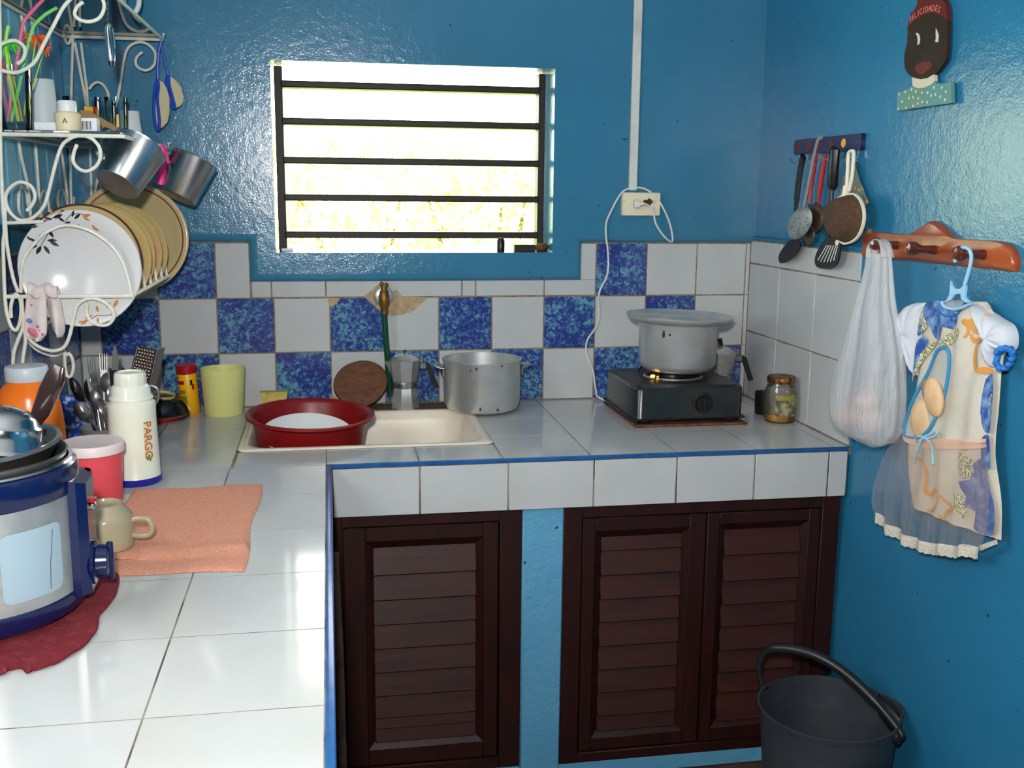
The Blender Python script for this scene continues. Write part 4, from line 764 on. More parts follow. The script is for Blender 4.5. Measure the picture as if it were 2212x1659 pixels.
# back grille on the wall: wires with curled feet
GRILLE = [
    [(-1.393, -0.48, 0.695), (-1.393, -0.464, 0.653), (-1.393, -0.435, 0.603), (-1.393, -0.426, 0.555), (-1.393, -0.427, 0.525)],
    [(-1.393, -0.346, 0.701), (-1.393, -0.343, 0.657), (-1.393, -0.344, 0.595), (-1.393, -0.346, 0.544), (-1.393, -0.336, 0.523)],
    [(-1.393, -0.119, 0.712), (-1.393, -0.103, 0.652), (-1.393, -0.085, 0.585), (-1.393, -0.083, 0.539)],
    [(-1.393, -0.02, 0.712), (-1.393, -0.025, 0.66), (-1.393, -0.038, 0.596), (-1.393, -0.048, 0.543)],
    [(-1.393, -0.391, 1.005), (-1.393, -0.387, 0.967), (-1.393, -0.368, 0.932), (-1.393, -0.314, 0.89)],
    [(-1.393, -0.301, 0.991), (-1.393, -0.3, 0.942), (-1.393, -0.309, 0.881)],
]
GCURL = [
    [(-1.393, -0.43, 0.543), (-1.393, -0.441, 0.555), (-1.393, -0.443, 0.575), (-1.393, -0.461, 0.587), (-1.393, -0.481, 0.589), (-1.393, -0.501, 0.579), (-1.393, -0.511, 0.556), (-1.393, -0.506, 0.537), (-1.393, -0.478, 0.524)],
    [(-1.393, -0.346, 0.544), (-1.393, -0.341, 0.564), (-1.393, -0.313, 0.58), (-1.393, -0.288, 0.583), (-1.393, -0.275, 0.569), (-1.393, -0.266, 0.542), (-1.393, -0.271, 0.523), (-1.393, -0.306, 0.518), (-1.393, -0.335, 0.529)],
    [(-1.393, -0.083, 0.539), (-1.393, -0.091, 0.562), (-1.393, -0.115, 0.579), (-1.393, -0.145, 0.585), (-1.393, -0.17, 0.576), (-1.393, -0.181, 0.552), (-1.393, -0.164, 0.534)],
    [(-1.393, -0.028, 0.543), (-1.393, -0.011, 0.567), (-1.393, 0.017, 0.575), (-1.393, 0.045, 0.567), (-1.393, 0.056, 0.549)],
]
for pts in GRILLE: wire('grille_wire', pts, .0034)
for c in GCURL: wire('grille_curl', c, .0032)
# arched plate dividers
arch = [(-1.355, -0.68, 0.384), (-1.352, -0.68, 0.423), (-1.344, -0.68, 0.452), (-1.327, -0.68, 0.477), (-1.304, -0.68, 0.5), (-1.277, -0.68, 0.514), (-1.255, -0.68, 0.517), (-1.225, -0.68, 0.51), (-1.2, -0.68, 0.496), (-1.175, -0.68, 0.473), (-1.159, -0.68, 0.445), (-1.15, -0.68, 0.413), (-1.145, -0.68, 0.376)]
for k in range(8):
    y = YN + (YA - YN) * k / 7.6; wire('divider', [(p[0], y, p[2]) for p in arch], .0034, 3, 6)
# plates standing in the basket
def plate_prof(R, deep=.022): return [(.0, .003), (R * .6, .0), (R * .68, .002), (R * .78, deep * .55), (R * .97, deep), (R, deep + .0015), (R * .985, deep + .004), (R * .95, deep + .0035), (R * .77, deep * .55 + .004), (R * .66, .006), (.0, .0065)]
def std_plate(label, c, R, mat, tilt=0, yaw=0, deep=.022):
    # axis points to the camera side (-y)
    t = thing('dinner_plate', label, 'plate', c, (PI / 2 + math.radians(tilt), 0, math.radians(yaw)), 'plates in the wire rack')
    link('body', MB().lathe(plate_prof(R, deep), 64), mat, t, 60); return t
def leafpts(x, y, a, L, W=.42): return [(x + L * (u * math.cos(a)) - L * W * v * math.sin(a), y + L * u * math.sin(a) + L * W * v * math.cos(a)) for u, v in ((0, 0), (.25, .32), (.55, .42), (.8, .22), (1, 0), (.8, -.22), (.55, -.42), (.25, -.32))]
p1 = std_plate('front white plate with black and orange leaf sprigs in the rack', (-1.243, -.648, .4305), .1175, m_platew, 0, 2)
def zpl(r, R=.1175, deep=.022):
    P = [(0, .0065), (R * .66, .006), (R * .77, deep * .55 + .004), (R * .95, deep + .0035), (R, deep + .0035)]
    for (a, b), (c, d) in zip(P[:-1], P[1:]):
        if a <= r <= c: return b + (d - b) * (r - a) / (c - a)
    return P[-1][1]
def on_plate(parent, px_leaves, mat, name):
    for x, y, a, L in px_leaves:
        q = leafpts(x, y, math.radians(a), L); link(name, MB().add([(u, v, zpl(math.hypot(u, v)) + .0007) for u, v in q], [(0, 1, 7), (1, 2, 6, 7), (2, 3, 5, 6), (3, 4, 5)]), mat, parent, flat=True)
S1 = .00093
def pxy(x, y): return ((x - 178) * S1, (580 - y) * S1)
def lv(lst): return [(*pxy(x, y), a, L * S1) for x, y, a, L in lst]
on_plate(p1, lv([(130, 472, 20, 22), (128, 476, 160, 18), (140, 470, -40, 16), (168, 470, 70, 16), (172, 474, 40, 18), (164, 480, 200, 16), (118, 496, -70, 20), (100, 489, 190, 16), (98, 510, 20, 12), (108, 508, 215, 15), (92, 522, 150, 16), (112, 520, 0, 20), (116, 522, -30, 22), (94, 530, 200, 20), (100, 531, 240, 22), (104, 531, -60, 22), (84, 520, 130, 14), (155, 458, 160, 10)]), m_leafk, 'black_leaf')
on_plate(p1, lv([(112, 470, 170, 12), (104, 480, 10, 16), (128, 466, 90, 14), (188, 468, 10, 20), (190, 470, -30, 16), (206, 492, -30, 16), (212, 496, 120, 12), (180, 484, 250, 14), (196, 682, 200, 18), (208, 676, 110, 16), (226, 668, 60, 16), (240, 666, 60, 22), (206, 686, -80, 14), (188, 690, 215, 20), (178, 694, 190, 12)]), m_leafo, 'orange_leaf')
for ln in ([(152, 480), (165, 466), (178, 462), (192, 464)], [(100, 530), (112, 512), (120, 500)], [(192, 690), (206, 682), (222, 682), (240, 680)], [(112, 478), (130, 472), (150, 458)]):
    link('stem_print', MB().tube([(*pxy(x, y), zpl(math.hypot(*pxy(x, y))) + .0006) for x, y in ln], .0006, 4), m_leafk, p1)
p2 = std_plate('second plate from the front, tan with a dark brown rim', (-1.253, -.565, .4400), .117, m_tan, -1.5)
link('rim_band', MB().lathe([(.1172, .0235), (.1178, .0245), (.1165, .0262), (.1135, .0259)], 64, cap=False), M('dark_rim_glaze', (70, 44, 48), .2), p2)
std_plate('third plate from the front, plain tan, in the rack', (-1.247, -.482, .4395), .1165, m_tan, -1.5)
std_plate('fourth plate from the front, tan, just right of the plain third', (-1.252, -.398, .4395), .1165, m_tan, -2)
p5 = std_plate('fifth plate from the front, tan with a red flower on its rim', (-1.250, -.315, .4400), .1165, m_tan, -2)
mb = MB()
for k in range(5): a = k * 1.2566; mb.ball((.098 + .006 * math.cos(a), .01 + .009 * math.sin(a), .0225), .005, 8, 4, (1, 1, .2))
link('flower_print', mb, m_rose, p5)
std_plate('sixth plate from the front, plain tan, next to the large beige one', (-1.249, -.232, .4400), .1165, m_tan, -2)
p7 = std_plate('large beige plate with a brown ring at the back of the rack', (-1.232, -.130, .4680), .137, m_beige, -4)
link('ring_print', MB().lathe([(.1215, .0244), (.1245, .0252)], 64, cap=False), m_brownr, p7)

# floral cloth over the front bar of the basket
fc = thing('cloth', 'crumpled white floral cloth hanging on the front bar of the plate basket', 'cloth', (-1.335, -.69, .372))
c0 = Vector((-1.335, -.69, .372))
LF = [(-1.335, -0.7, 0.388), (-1.342, -0.7, 0.37), (-1.346, -0.7, 0.342), (-1.349, -0.7, 0.319), (-1.35, -0.7, 0.3), (-1.339, -0.7, 0.29)] ; RF = [(-1.302, -0.7, 0.389), (-1.302, -0.7, 0.369), (-1.303, -0.7, 0.342), (-1.304, -0.7, 0.318), (-1.306, -0.7, 0.303), (-1.318, -0.7, 0.289)]
def flap(A, B, dep, ph):
    n = len(A)
    def fn(u, v):
        k = min(int(v * (n - 1)), n - 2); f_ = v * (n - 1) - k; p = Vector(A[k]).lerp(Vector(A[k + 1]), f_).lerp(Vector(B[k]).lerp(Vector(B[k + 1]), f_), u) - c0
        p.y += dep + .007 * math.sin(5 * u + ph + v) * (.4 + v) - .006 * math.sin(PI * u); return tuple(p)
    return fn
o = link('front_flap', MB().grid(16, 22, flap(LF, RF, 0, 0)), m_cloth, fc, 80); mo = o.modifiers.new('t', 'SOLIDIFY'); mo.thickness = .003
o = link('back_flap', MB().grid(16, 22, flap([(-1.31, -0.685, 0.384), (-1.308, -0.685, 0.363), (-1.307, -0.685, 0.34), (-1.304, -0.685, 0.321), (-1.301, -0.685, 0.306), (-1.291, -0.685, 0.298)], [(-1.286, -0.685, 0.382), (-1.28, -0.685, 0.363), (-1.278, -0.685, 0.339), (-1.276, -0.685, 0.321), (-1.278, -0.685, 0.304), (-1.284, -0.685, 0.293)], .003, 1.5)), m_cloth, fc, 80); mo = o.modifiers.new('t', 'SOLIDIFY'); mo.thickness = .003
o = link('gathered_fold', MB().grid(20, 16, lambda u, v: tuple(Vector([(-1.338, -0.69, 0.383)][0]).lerp(Vector([(-1.283, -0.69, 0.383)][0]), u) - c0 + Vector((0, .012 * math.cos(PI * v * 1.1) + .003 * math.sin(14 * u), .014 * math.sin(PI * v * 1.1) + .004 * math.sin(11 * u + 1)))), ), m_cloth, fc, 80); mo = o.modifiers.new('t', 'SOLIDIFY'); mo.thickness = .004
mb = MB(); mb2 = MB()
for p, r in zip([(-1.329, -0.712, 0.308), (-1.334, -0.712, 0.312), (-1.324, -0.712, 0.302), (-1.32, -0.712, 0.32), (-1.317, -0.712, 0.312), (-1.312, -0.712, 0.304), (-1.339, -0.712, 0.332), (-1.329, -0.712, 0.363)], (.007, .006, .005, .0035, .002, .003, .0025, .002)): mb.ball(tuple(Vector(p) - c0), r, 10, 5, (1, .25, 1))
for p, r in zip([(-1.334, -0.711, 0.331), (-1.336, -0.711, 0.334)], (.0045, .003)): mb2.ball(tuple(Vector(p) - c0), r, 10, 5, (1, .25, 1))
link('rose_print', mb, m_rose, fc); link('blue_flower_print', mb2, m_bluep, fc)

# things on the middle glass shelf
ZS = ZM + .0097
def shelf_at(p): return (p[0], p[1], ZS)
sg = shelf_at([(-1.352, -0.635, 0.738)][0])
solo('drinking_glass', 'tall clear glass holding coloured straws on the middle rack shelf', 'glass', MB().lathe([(.0, .004), (.026, .0), (.028, .004), (.0355, .122), (.034, .122), (.0265, .012), (.0, .010)], 40), m_glass, sg)
def straw(label, col, pts, sh=.0): 
    P = [Vector(p) for p in pts]; return solo('drinking_straw', label, 'straw', MB().tube(smooth_path(P, 2), .0034, 8), m_straw[col], group='drinking straws')
straw('pink bendy straw leaning right in the glass', 'pink', [(-1.369, -0.632, 0.718), (-1.353, -0.632, 0.791), (-1.333, -0.632, 0.879), (-1.325, -0.632, 0.908), (-1.31, -0.632, 0.926), (-1.288, -0.632, 0.949), (-1.28, -0.632, 0.958)])
straw('green bendy straw bent to the right in the glass', 'green', [(-1.364, -0.626, 0.719), (-1.345, -0.626, 0.783), (-1.325, -0.626, 0.854), (-1.314, -0.626, 0.889), (-1.306, -0.626, 0.905), (-1.284, -0.626, 0.925), (-1.263, -0.626, 0.937)])
straw('lime straw at the left with a green paper palm in the glass', 'lime', [(-1.346, -0.64, 0.718), (-1.355, -0.64, 0.79), (-1.359, -0.64, 0.851), (-1.358, -0.64, 0.873), (-1.352, -0.64, 0.898)])
straw('red straw leaning left in the glass', 'red', [(-1.343, -0.628, 0.719), (-1.355, -0.628, 0.765), (-1.368, -0.628, 0.817), (-1.377, -0.628, 0.852)])
straw('pink straw crossing low at the left of the glass', 'pink', [(-1.367, -0.622, 0.719), (-1.375, -0.622, 0.774), (-1.381, -0.622, 0.826), (-1.383, -0.622, 0.861)])
def pick(label, c, mat, n, r, st):
    t = thing('cocktail_pick', label, 'cocktail pick', c, (0, 0, 0)); mb = MB(); rn = random.Random(n)
    for k in range(n): a = 2 * PI * k / n; mb.tube([(0, 0, .004), (r * .6 * math.cos(a), r * .3 * math.sin(a), rn.uniform(0, .012)), (r * math.cos(a), r * .6 * math.sin(a), rn.uniform(-.02, .006))], [.003, .0028, .001], 5)
    link('tuft', mb, mat, t); link('stick', MB().tube([(0, 0, 0), (st[0], st[1], st[2])], .0012, 6), m_straw['lime'], t)
pick('green foil palm pick in the straw glass', [(-1.355, -0.645, 0.859)][0], m_grn, 9, .024, (.015, .01, -.14))
pick('orange paper tassel pick in the straw glass', [(-1.309, -0.615, 0.877)][0], m_orn, 16, .026, (-.03, -.01, -.14))
pick('small orange paper tassel at the right of the larger one', [(-1.296, -0.61, 0.86)][0], m_orn, 8, .013, (-.045, -.01, -.13))
solo('cup', 'frosted white plastic tumbler turned upside down beside the straw glass', 'cup', MB().lathe([(.031, 0), (.0315, .002), (.0255, .112), (.0245, .114), (.0, .114)], 36), M('frosted_plastic', (206, 214, 218), .5, sub=.2), shelf_at([(-1.341, -0.47, 0.759)][0]))
solo('carton', 'brown carton at the back of the middle rack shelf', 'box', MB().plate([(-.082, 0, 0), (.085, 0, 0), (.085, 0, .022), (.03, 0, .055), (-.05, 0, .055), (-.082, 0, .03)], (0, .022, 0)), m_brown, shelf_at([(-1.287, -0.43, 0.754)][0]))
bt = thing('pill_bottle', 'ivory pill bottle with white cap on the middle rack shelf', 'bottle', shelf_at([(-1.253, -0.645, 0.726)][0]))
link('body', MB().lathe([(.0, 0), (.0235, 0), (.0245, .003), (.0245, .032), (.021, .0365), (.017, .038), (.0, .038)], 32), m_ivory, bt); link('cap', MB().lathe([(.0178, .037), (.0182, .039), (.0182, .055), (.016, .0585), (.0, .0585)], 36), m_white, bt)
letters('A', .015, Matrix.Translation((0, -.0249, .018)) @ Matrix.Rotation(PI / 2, 4, 'X'), m_dark, bt)
mb = MB()
for k in range(9): mb.box((-.017 + .004 * k, -.0245 + .4 * (.017 - .004 * k) ** 2 * 12 - .0004, .008), (-.0145 + .004 * k, -.0235, .0095 + .002 * (k % 3)))
solo('carton', 'small white carton left of the pill bottle', 'box', MB().box((-.023, -.012, 0), (.023, .012, .016), .001), m_paper, shelf_at([(-1.291, -0.645, 0.719)][0]))
b2 = thing('carton', 'white carton with grey barcode right of the pill bottle', 'box', shelf_at([(-1.221, -0.62, 0.724)][0])); link('body', MB().box((-.02, -.015, 0), (.02, .015, .027), .001), m_paper, b2)
mb = MB()
for k in range(10): mb.box((-.016 + k * .0026, -.0155, .004), (-.0148 + k * .0026 + .0006 * (k % 3 == 0), -.0149, .021))
link('barcode', mb, m_dark, b2)
t1 = thing('drinking_glass', 'printed clear tumbler behind the pill bottle', 'glass', shelf_at([(-1.285, -0.36, 0.769)][0])); link('glass', MB().lathe([(.0, .004), (.033, 0), (.036, .004), (.0405, .088), (.039, .088), (.0345, .012), (.0, .01)], 44), m_glass, t1)
link('yellow_print', band(.0402, -72, -35, .02, .066), m_canY, t1); link('red_print_reflection', band(.0404, -45, -28, .018, .066), m_canR, t1)
t2 = thing('drinking_glass', 'clear glass with dark green contents right of the printed tumbler', 'glass', shelf_at([(-1.25, -0.3, 0.764)][0])); link('glass', MB().lathe([(.0, .004), (.020, 0), (.022, .004), (.026, .085), (.025, .085), (.021, .012), (.0, .01)], 36), m_glass, t2); link('contents', MB().lathe([(.0, .011), (.0205, .012), (.0215, .03), (.0, .032)], 24), M('dark_olive_contents', (90, 86, 40), .6), t2)
t3 = thing('drinking_glass', 'clear glass with yellow print nearest the shelf end', 'glass', shelf_at([(-1.238, -0.22, 0.759)][0])); link('glass', MB().lathe([(.0, .004), (.020, 0), (.022, .004), (.0265, .100), (.0255, .100), (.021, .012), (.0, .01)], 36), m_glass, t3); link('yellow_print', band(.0258, -110, -70, .03, .06), m_canY, t3)
solo('cup', 'white plastic cup turned upside down at the far end of the middle rack shelf', 'cup', MB().lathe([(.0285, 0), (.029, .002), (.0225, .074), (.0215, .076), (.0, .076)], 36), m_white, shelf_at([(-1.225, -0.125, 0.744)][0]))
# top shelf pitcher
tp = thing('pitcher', 'pale patterned pitcher with a white handle on the top rack shelf', 'pitcher', ([(-1.253, -0.19, 0.973)][0][0], -.19, ZT + .0097))
link('body', MB().lathe([(.0, 0), (.040, 0), (.043, .003), (.046, .02), (.046, .15), (.044, .152), (.0, .15)], 44), M('pale_mottled_ceramic', (206, 200, 202), .3, var=(40, (170, 160, 168), .45, .65)), tp)
link('handle', MB().tube(smooth_path([(.044, 0, .125), (.066, -.004, .12), (.076, -.006, .09), (.074, -.006, .05), (.06, -.004, .030), (.044, 0, .026)], 3), .0062, 10), m_white, tp)
# little silver torch on a chain, hanging from the near scroll
pp = [(-1.16, -0.665, 0.961), (-1.161, -0.665, 0.945), (-1.161, -0.665, 0.926), (-1.163, -0.665, 0.908), (-1.163, -0.665, 0.901), (-1.164, -0.665, 0.845), (-1.164, -0.665, 0.837)]
pn = thing('pocket_torch', 'silver pocket torch hanging on a chain from the rack scroll', 'torch', pp[3]); p0 = Vector(pp[3])
ch = [Vector(pp[0]).lerp(Vector(pp[3]), k / 11) - p0 for k in range(12)]
mb = MB()
for k, p in enumerate(ch[:-1]): mb.tube([(p.x + .0018 * math.cos(2 * PI * j / 8) * (k % 2), p.y + .0018 * math.cos(2 * PI * j / 8) * (1 - k % 2), p.z - .003 + .0035 * math.sin(2 * PI * j / 8)) for j in range(8)], .0006, 5, True)
link('chain', mb, m_steel, pn)
link('body', MB().tube([(0, 0, -.002), (0, 0, -.006), (.0005, 0, -.010), (.002, 0, -.066), (.0025, 0, -.074)], [.004, .0075, .0082, .0082, .007], 20), m_steel, pn); link('tip', MB().tube([(.0025, 0, -.073), (.0028, 0, -.082)], [.0066, .005], 16), M('dark_violet_metal', (70, 62, 84), .3, .8), pn); link('clip', MB().tube([(.009, -.002, -.012), (.0115, -.002, -.05)], .0014, 6), m_steel, pn)
# two blue strainers hanging at the far end of the top shelf
def strainer(label, ph, yy, outl, hand):
    t = thing('strainer', label, 'strainer', ph[0]); p0 = Vector(ph[0])
    q = [Vector(p) - p0 for p in outl]; c = sum(q, Vector()) / len(q)
    link('rim', MB().tube([tuple(p) for p in smooth_path(q + q[:1], 3)[:-1]], .004, 8, True), m_blues, t)
    mb = MB(); loft(mb, [[tuple(c + (p - c) * s + Vector((h, h * .5, 0))) for p in smooth_path(q + q[:1], 2)[:-1]] for s, h in ((1, 0), (.92, .011), (.7, .021), (.35, .027), (.04, .028))], False, True); link('net', mb, m_mesh, t, 80)
    link('handle', MB().tube([tuple(Vector(p) - p0) for p in hand], .0035, 8, flat=.6), m_blues, t)
strainer('larger blue-rimmed strainer hanging from the top shelf tip', [(-1.151, -0.09, 0.948)], 0, [(-1.16, -0.09, 0.857), (-1.167, -0.09, 0.837), (-1.172, -0.09, 0.803), (-1.173, -0.09, 0.769), (-1.17, -0.09, 0.74), (-1.164, -0.09, 0.737), (-1.161, -0.09, 0.756), (-1.162, -0.09, 0.781), (-1.163, -0.09, 0.812), (-1.159, -0.09, 0.839)], [(-1.147, -0.09, 0.95), (-1.155, -0.09, 0.926), (-1.159, -0.09, 0.892), (-1.161, -0.09, 0.854)])
strainer('smaller blue-rimmed strainer hanging right of the larger one', [(-1.154, -0.06, 0.954)], 0, [(-1.141, -0.06, 0.869), (-1.143, -0.06, 0.846), (-1.14, -0.06, 0.818), (-1.132, -0.06, 0.794), (-1.127, -0.06, 0.791), (-1.127, -0.06, 0.8), (-1.132, -0.06, 0.822), (-1.137, -0.06, 0.845), (-1.138, -0.06, 0.867)], [(-1.154, -0.06, 0.954), (-1.149, -0.06, 0.924), (-1.143, -0.06, 0.891), (-1.138, -0.06, 0.867)])
# aluminium mugs hooked on the middle outer rail
def alu_mug(label, bottom, axis, R0, R1, L, want):
    lq = Vector(axis).normalized().to_track_quat('Z', 'Y').inverted() @ Vector(want); T = axisT(bottom, axis, math.atan2(lq.y, lq.x)); t = thing('aluminium_mug', label, 'mug', bottom, group='aluminium mugs on the rack'); Ti = Matrix.Translation(-Vector(bottom)) @ T
    link('body', MB().lathe([(R0 * .96, .001), (R0, .003), (R1, L - .003), (R1 + .002, L), (R1 - .001, L + .001), (R1 - .003, L - .004), (R0 - .002, .006), (.0, .005)], 56, Ti), m_alus, t)
    link('base', MB().lathe([(.0, .0035), (R0 * .72, .0035), (R0 * .78, .0012), (R0 * .97, .0004)], 48, Ti), m_alud, t)
    link('handle', MB().tube([Ti @ Vector(p) for p in smooth_path([(R0 + .012, 0, L * .3), (R0 + .028, 0, L * .42), (R0 + .034, 0, L * .7), (R1 + .022, 0, L * .9), (R1, 0, L * .93)], 3)] and [tuple(Ti @ Vector(p)) for p in smooth_path([(R0 + .002, 0, L * .3), (R0 + .022, 0, L * .42), (R0 + .028, 0, L * .7), (R1 + .018, 0, L * .9), (R1, 0, L * .93)], 3)], .0085, 10, flat=.3), m_alus, t); return t
alu_mug('nearer aluminium mug hanging tilted with its base to the camera', [(-1.183, -0.56, 0.596)][0], (.38, .52, .76), .046, .056, .105, (-.75, -.35, .45))
alu_mug('farther aluminium mug hanging behind the pink peeler', [(-1.112, -0.2, 0.568)][0], (.40, .22, .88), .046, .056, .105, (-.9, .1, .4))
pe_ = thing('peeler', 'hot pink peeler hanging between the two aluminium mugs', 'peeler', [(-1.139, -0.22, 0.68)][0]); p0 = Vector([(-1.139, -0.22, 0.68)][0])
link('handle', MB().tube([tuple(Vector(p) - p0) for p in smooth_path([(-1.148, -0.22, 0.6), (-1.142, -0.22, 0.631), (-1.138, -0.22, 0.659), (-1.139, -0.22, 0.68), (-1.143, -0.22, 0.691)], 3)], [.009] * 3 + [.010] * 3 + [.009] * 3 + [.0095] * 3 + [.007], 10, flat=.45), m_hotpink, pe_)
link('arm', MB().tube([tuple(Vector(p) - p0) for p in smooth_path([(-1.143, -0.21, 0.693), (-1.134, -0.21, 0.681), (-1.129, -0.21, 0.654), (-1.126, -0.21, 0.629)], 3)], .005, 8, flat=.5), m_hotpink, pe_); link('blade', MB().box((.012, -.004, -.07), (.02, .004, -.03), .001), m_black, pe_)

# ------------------------------------------------------------------ right wall
def dome(mb, pts, off, prof=((1, 0), (.95, .3), (.75, .7), (.4, .95), (.05, 1))):
    q = [Vector(p) for p in pts]; c = sum(q, Vector()) / len(q); o = Vector(off); loft(mb, [[tuple(c + (p - c) * s + o * h) for p in q] for s, h in prof], True, True); return mb
def sm(pts, k=3): return [tuple(p) for p in smooth_path(list(pts) + list(pts)[:1], k)[:-1]]
def loc(pts, o): return [tuple(Vector(p) - Vector(o)) for p in pts]
# utensil rail
rl0 = (XR + .006, -.440, .712); ra = thing('utensil_rail', 'dark blue rail with painted fruit dots and hooks on the right wall', 'rail', rl0)
mb = MB(); loft(mb, [[(x, p, q) for p, q in rrect(-.176, .176, -.019, .019, .006, 3)] for x in (0, -.010, -.012)]); link('board', mb, m_rail, ra)
for k, (mt) in enumerate((m_lips, m_lips, m_plaqr, m_lips, M('orange_paint', (226, 160, 66), .5), m_rail)):
    y = .155 - .062 * k; link('fruit_dot', MB().lathe([(.0, .0015), (.010, .001), (.011, 0)], 18, axisT((-.012, y, 0), (-1, 0, 0))), mt, ra)
    link('hook', MB().tube([(-.008, y - .006, -.018), (-.010, y - .006, -.034), (-.020, y - .006, -.040), (-.030, y - .006, -.034), (-.033, y - .006, -.026)], .0016, 6), m_alus, ra)
hy = [-.440 + .155 - .062 * k - .006 for k in range(6)]
sp1 = thing('spoon', 'black nylon spoon hanging leftmost on the utensil rail', 'spoon', [(0.44, -0.358, 0.684)][0]); p0 = sp1.location
link('handle', MB().tube(loc(smooth_path([(0.44, -0.36, 0.686), (0.44, -0.352, 0.672), (0.44, -0.338, 0.615), (0.44, -0.334, 0.568), (0.44, -0.331, 0.527), (0.44, -0.324, 0.479)], 3), p0), [.0125] * 3 + [.012] * 6 + [.008] * 7, 10, flat=.5), m_nylon, sp1)
link('bowl', dome(MB(), loc(sm([(0.44, -0.351, 0.481), (0.44, -0.308, 0.472), (0.44, -0.271, 0.453), (0.44, -0.245, 0.43), (0.44, -0.25, 0.413), (0.44, -0.276, 0.411), (0.44, -0.32, 0.425), (0.44, -0.356, 0.446), (0.44, -0.372, 0.466)]), p0), (.016, 0, 0)), m_nylon, sp1, 80)
sk2 = thing('skimmer', 'worn aluminium skimmer with long grey handle on the utensil rail', 'skimmer', [(0.425, -0.468, 0.724)][0]); p0 = sk2.location
link('handle', MB().tube(loc(smooth_path([(0.425, -0.482, 0.727), (0.425, -0.468, 0.724), (0.425, -0.452, 0.692), (0.425, -0.435, 0.637), (0.425, -0.417, 0.58), (0.425, -0.408, 0.555)], 3), p0), [.0055] * 16, 10, flat=.7), m_grey, sk2)
link('disc', dome(MB(), loc(sm([(0.422, -0.418, 0.561), (0.422, -0.38, 0.554), (0.422, -0.344, 0.535), (0.422, -0.325, 0.511), (0.422, -0.331, 0.491), (0.422, -0.36, 0.479), (0.422, -0.4, 0.482), (0.422, -0.44, 0.498), (0.422, -0.465, 0.522), (0.422, -0.464, 0.545), (0.422, -0.444, 0.558)]), p0), (-.006, 0, 0)), m_skim, sk2, 80)
mb = MB(); rn = random.Random(4)
for p in [(0.416, -0.38, 0.522), (0.416, -0.405, 0.532), (0.416, -0.43, 0.539), (0.416, -0.392, 0.511), (0.416, -0.417, 0.518), (0.416, -0.442, 0.526), (0.416, -0.383, 0.499), (0.416, -0.409, 0.504), (0.416, -0.434, 0.51), (0.416, -0.454, 0.517), (0.416, -0.4, 0.492), (0.416, -0.368, 0.508), (0.416, -0.451, 0.535)]: mb.ball(tuple(Vector(p) - p0), .0016, 6, 4, (.5, 1, 1))
o = link('perforations', mb, m_dark, sk2); o['kind'] = 'stuff'
rs = thing('spoon', 'dark metal spoon with thin red handle behind the skimmer', 'spoon', [(0.45, -0.407, 0.682)][0]); p0 = rs.location
link('handle', MB().tube(loc([(0.45, -0.413, 0.694), (0.45, -0.402, 0.649), (0.45, -0.392, 0.609), (0.45, -0.392, 0.569)], p0), [.004, .005, .005, .0035], 8), m_redh, rs)
link('bowl', dome(MB(), loc(sm([(0.45, -0.392, 0.573), (0.45, -0.375, 0.545), (0.45, -0.361, 0.51), (0.45, -0.357, 0.48), (0.45, -0.381, 0.464), (0.45, -0.407, 0.46), (0.45, -0.426, 0.478), (0.45, -0.426, 0.512), (0.45, -0.413, 0.552)]), p0), (-.008, 0, 0)), M('dark_worn_steel', (96, 92, 86), .4, .8), rs, 80)
rs2 = thing('ladle', 'brown-stained ladle with red handle between skimmer and slotted turner', 'ladle', [(0.445, -0.462, 0.686)][0]); p0 = rs2.location
link('handle', MB().tube(loc([(0.445, -0.471, 0.688), (0.445, -0.46, 0.648), (0.445, -0.452, 0.598), (0.445, -0.448, 0.569)], p0), [.005, .006, .006, .003], 8), m_redh, rs2)
link('bowl', dome(MB(), loc(sm([(0.445, -0.438, 0.574), (0.445, -0.411, 0.563), (0.445, -0.402, 0.534), (0.445, -0.416, 0.509), (0.445, -0.448, 0.5), (0.445, -0.474, 0.511), (0.445, -0.482, 0.539), (0.445, -0.469, 0.563)]), p0), (-.010, 0, 0)), M('brown_stained_steel', (104, 84, 66), .4, .7, var=(60, (70, 56, 46), .4, .7)), rs2, 80)
tu = thing('slotted_turner', 'black slotted turner with thick handle on the utensil rail', 'turner', [(0.435, -0.534, 0.7)][0]); p0 = tu.location
link('handle', MB().tube(loc([(0.435, -0.537, 0.7), (0.435, -0.535, 0.696), (0.435, -0.535, 0.612), (0.435, -0.533, 0.607)], p0), [.012, .0165, .0165, .013], 12, flat=.7), m_black, tu); link('shaft', MB().tube(loc([(0.435, -0.533, 0.61), (0.435, -0.532, 0.565), (0.435, -0.529, 0.504), (0.435, -0.527, 0.482)], p0), .006, 8), m_black, tu)
hd = sm([(0.435, -0.556, 0.495), (0.435, -0.515, 0.484), (0.435, -0.484, 0.462), (0.435, -0.467, 0.436), (0.435, -0.475, 0.419), (0.435, -0.505, 0.414), (0.435, -0.548, 0.417), (0.435, -0.579, 0.43), (0.435, -0.592, 0.453), (0.435, -0.593, 0.477), (0.435, -0.584, 0.494)]); link('head', MB().plate(loc(hd, p0), (.003, 0, 0)), m_nylon, tu)
for k in range(6):
    a = [(0.434, -0.528, 0.471), (0.434, -0.54, 0.472), (0.434, -0.551, 0.472), (0.434, -0.563, 0.473), (0.434, -0.575, 0.474), (0.434, -0.582, 0.472)][k]; b = [(0.434, -0.487, 0.433), (0.434, -0.502, 0.431), (0.434, -0.519, 0.431), (0.434, -0.536, 0.432), (0.434, -0.552, 0.434), (0.434, -0.568, 0.438)][k]; link('slot', MB().tube(loc((a, b), p0), .0012, 6), m_white, tu)
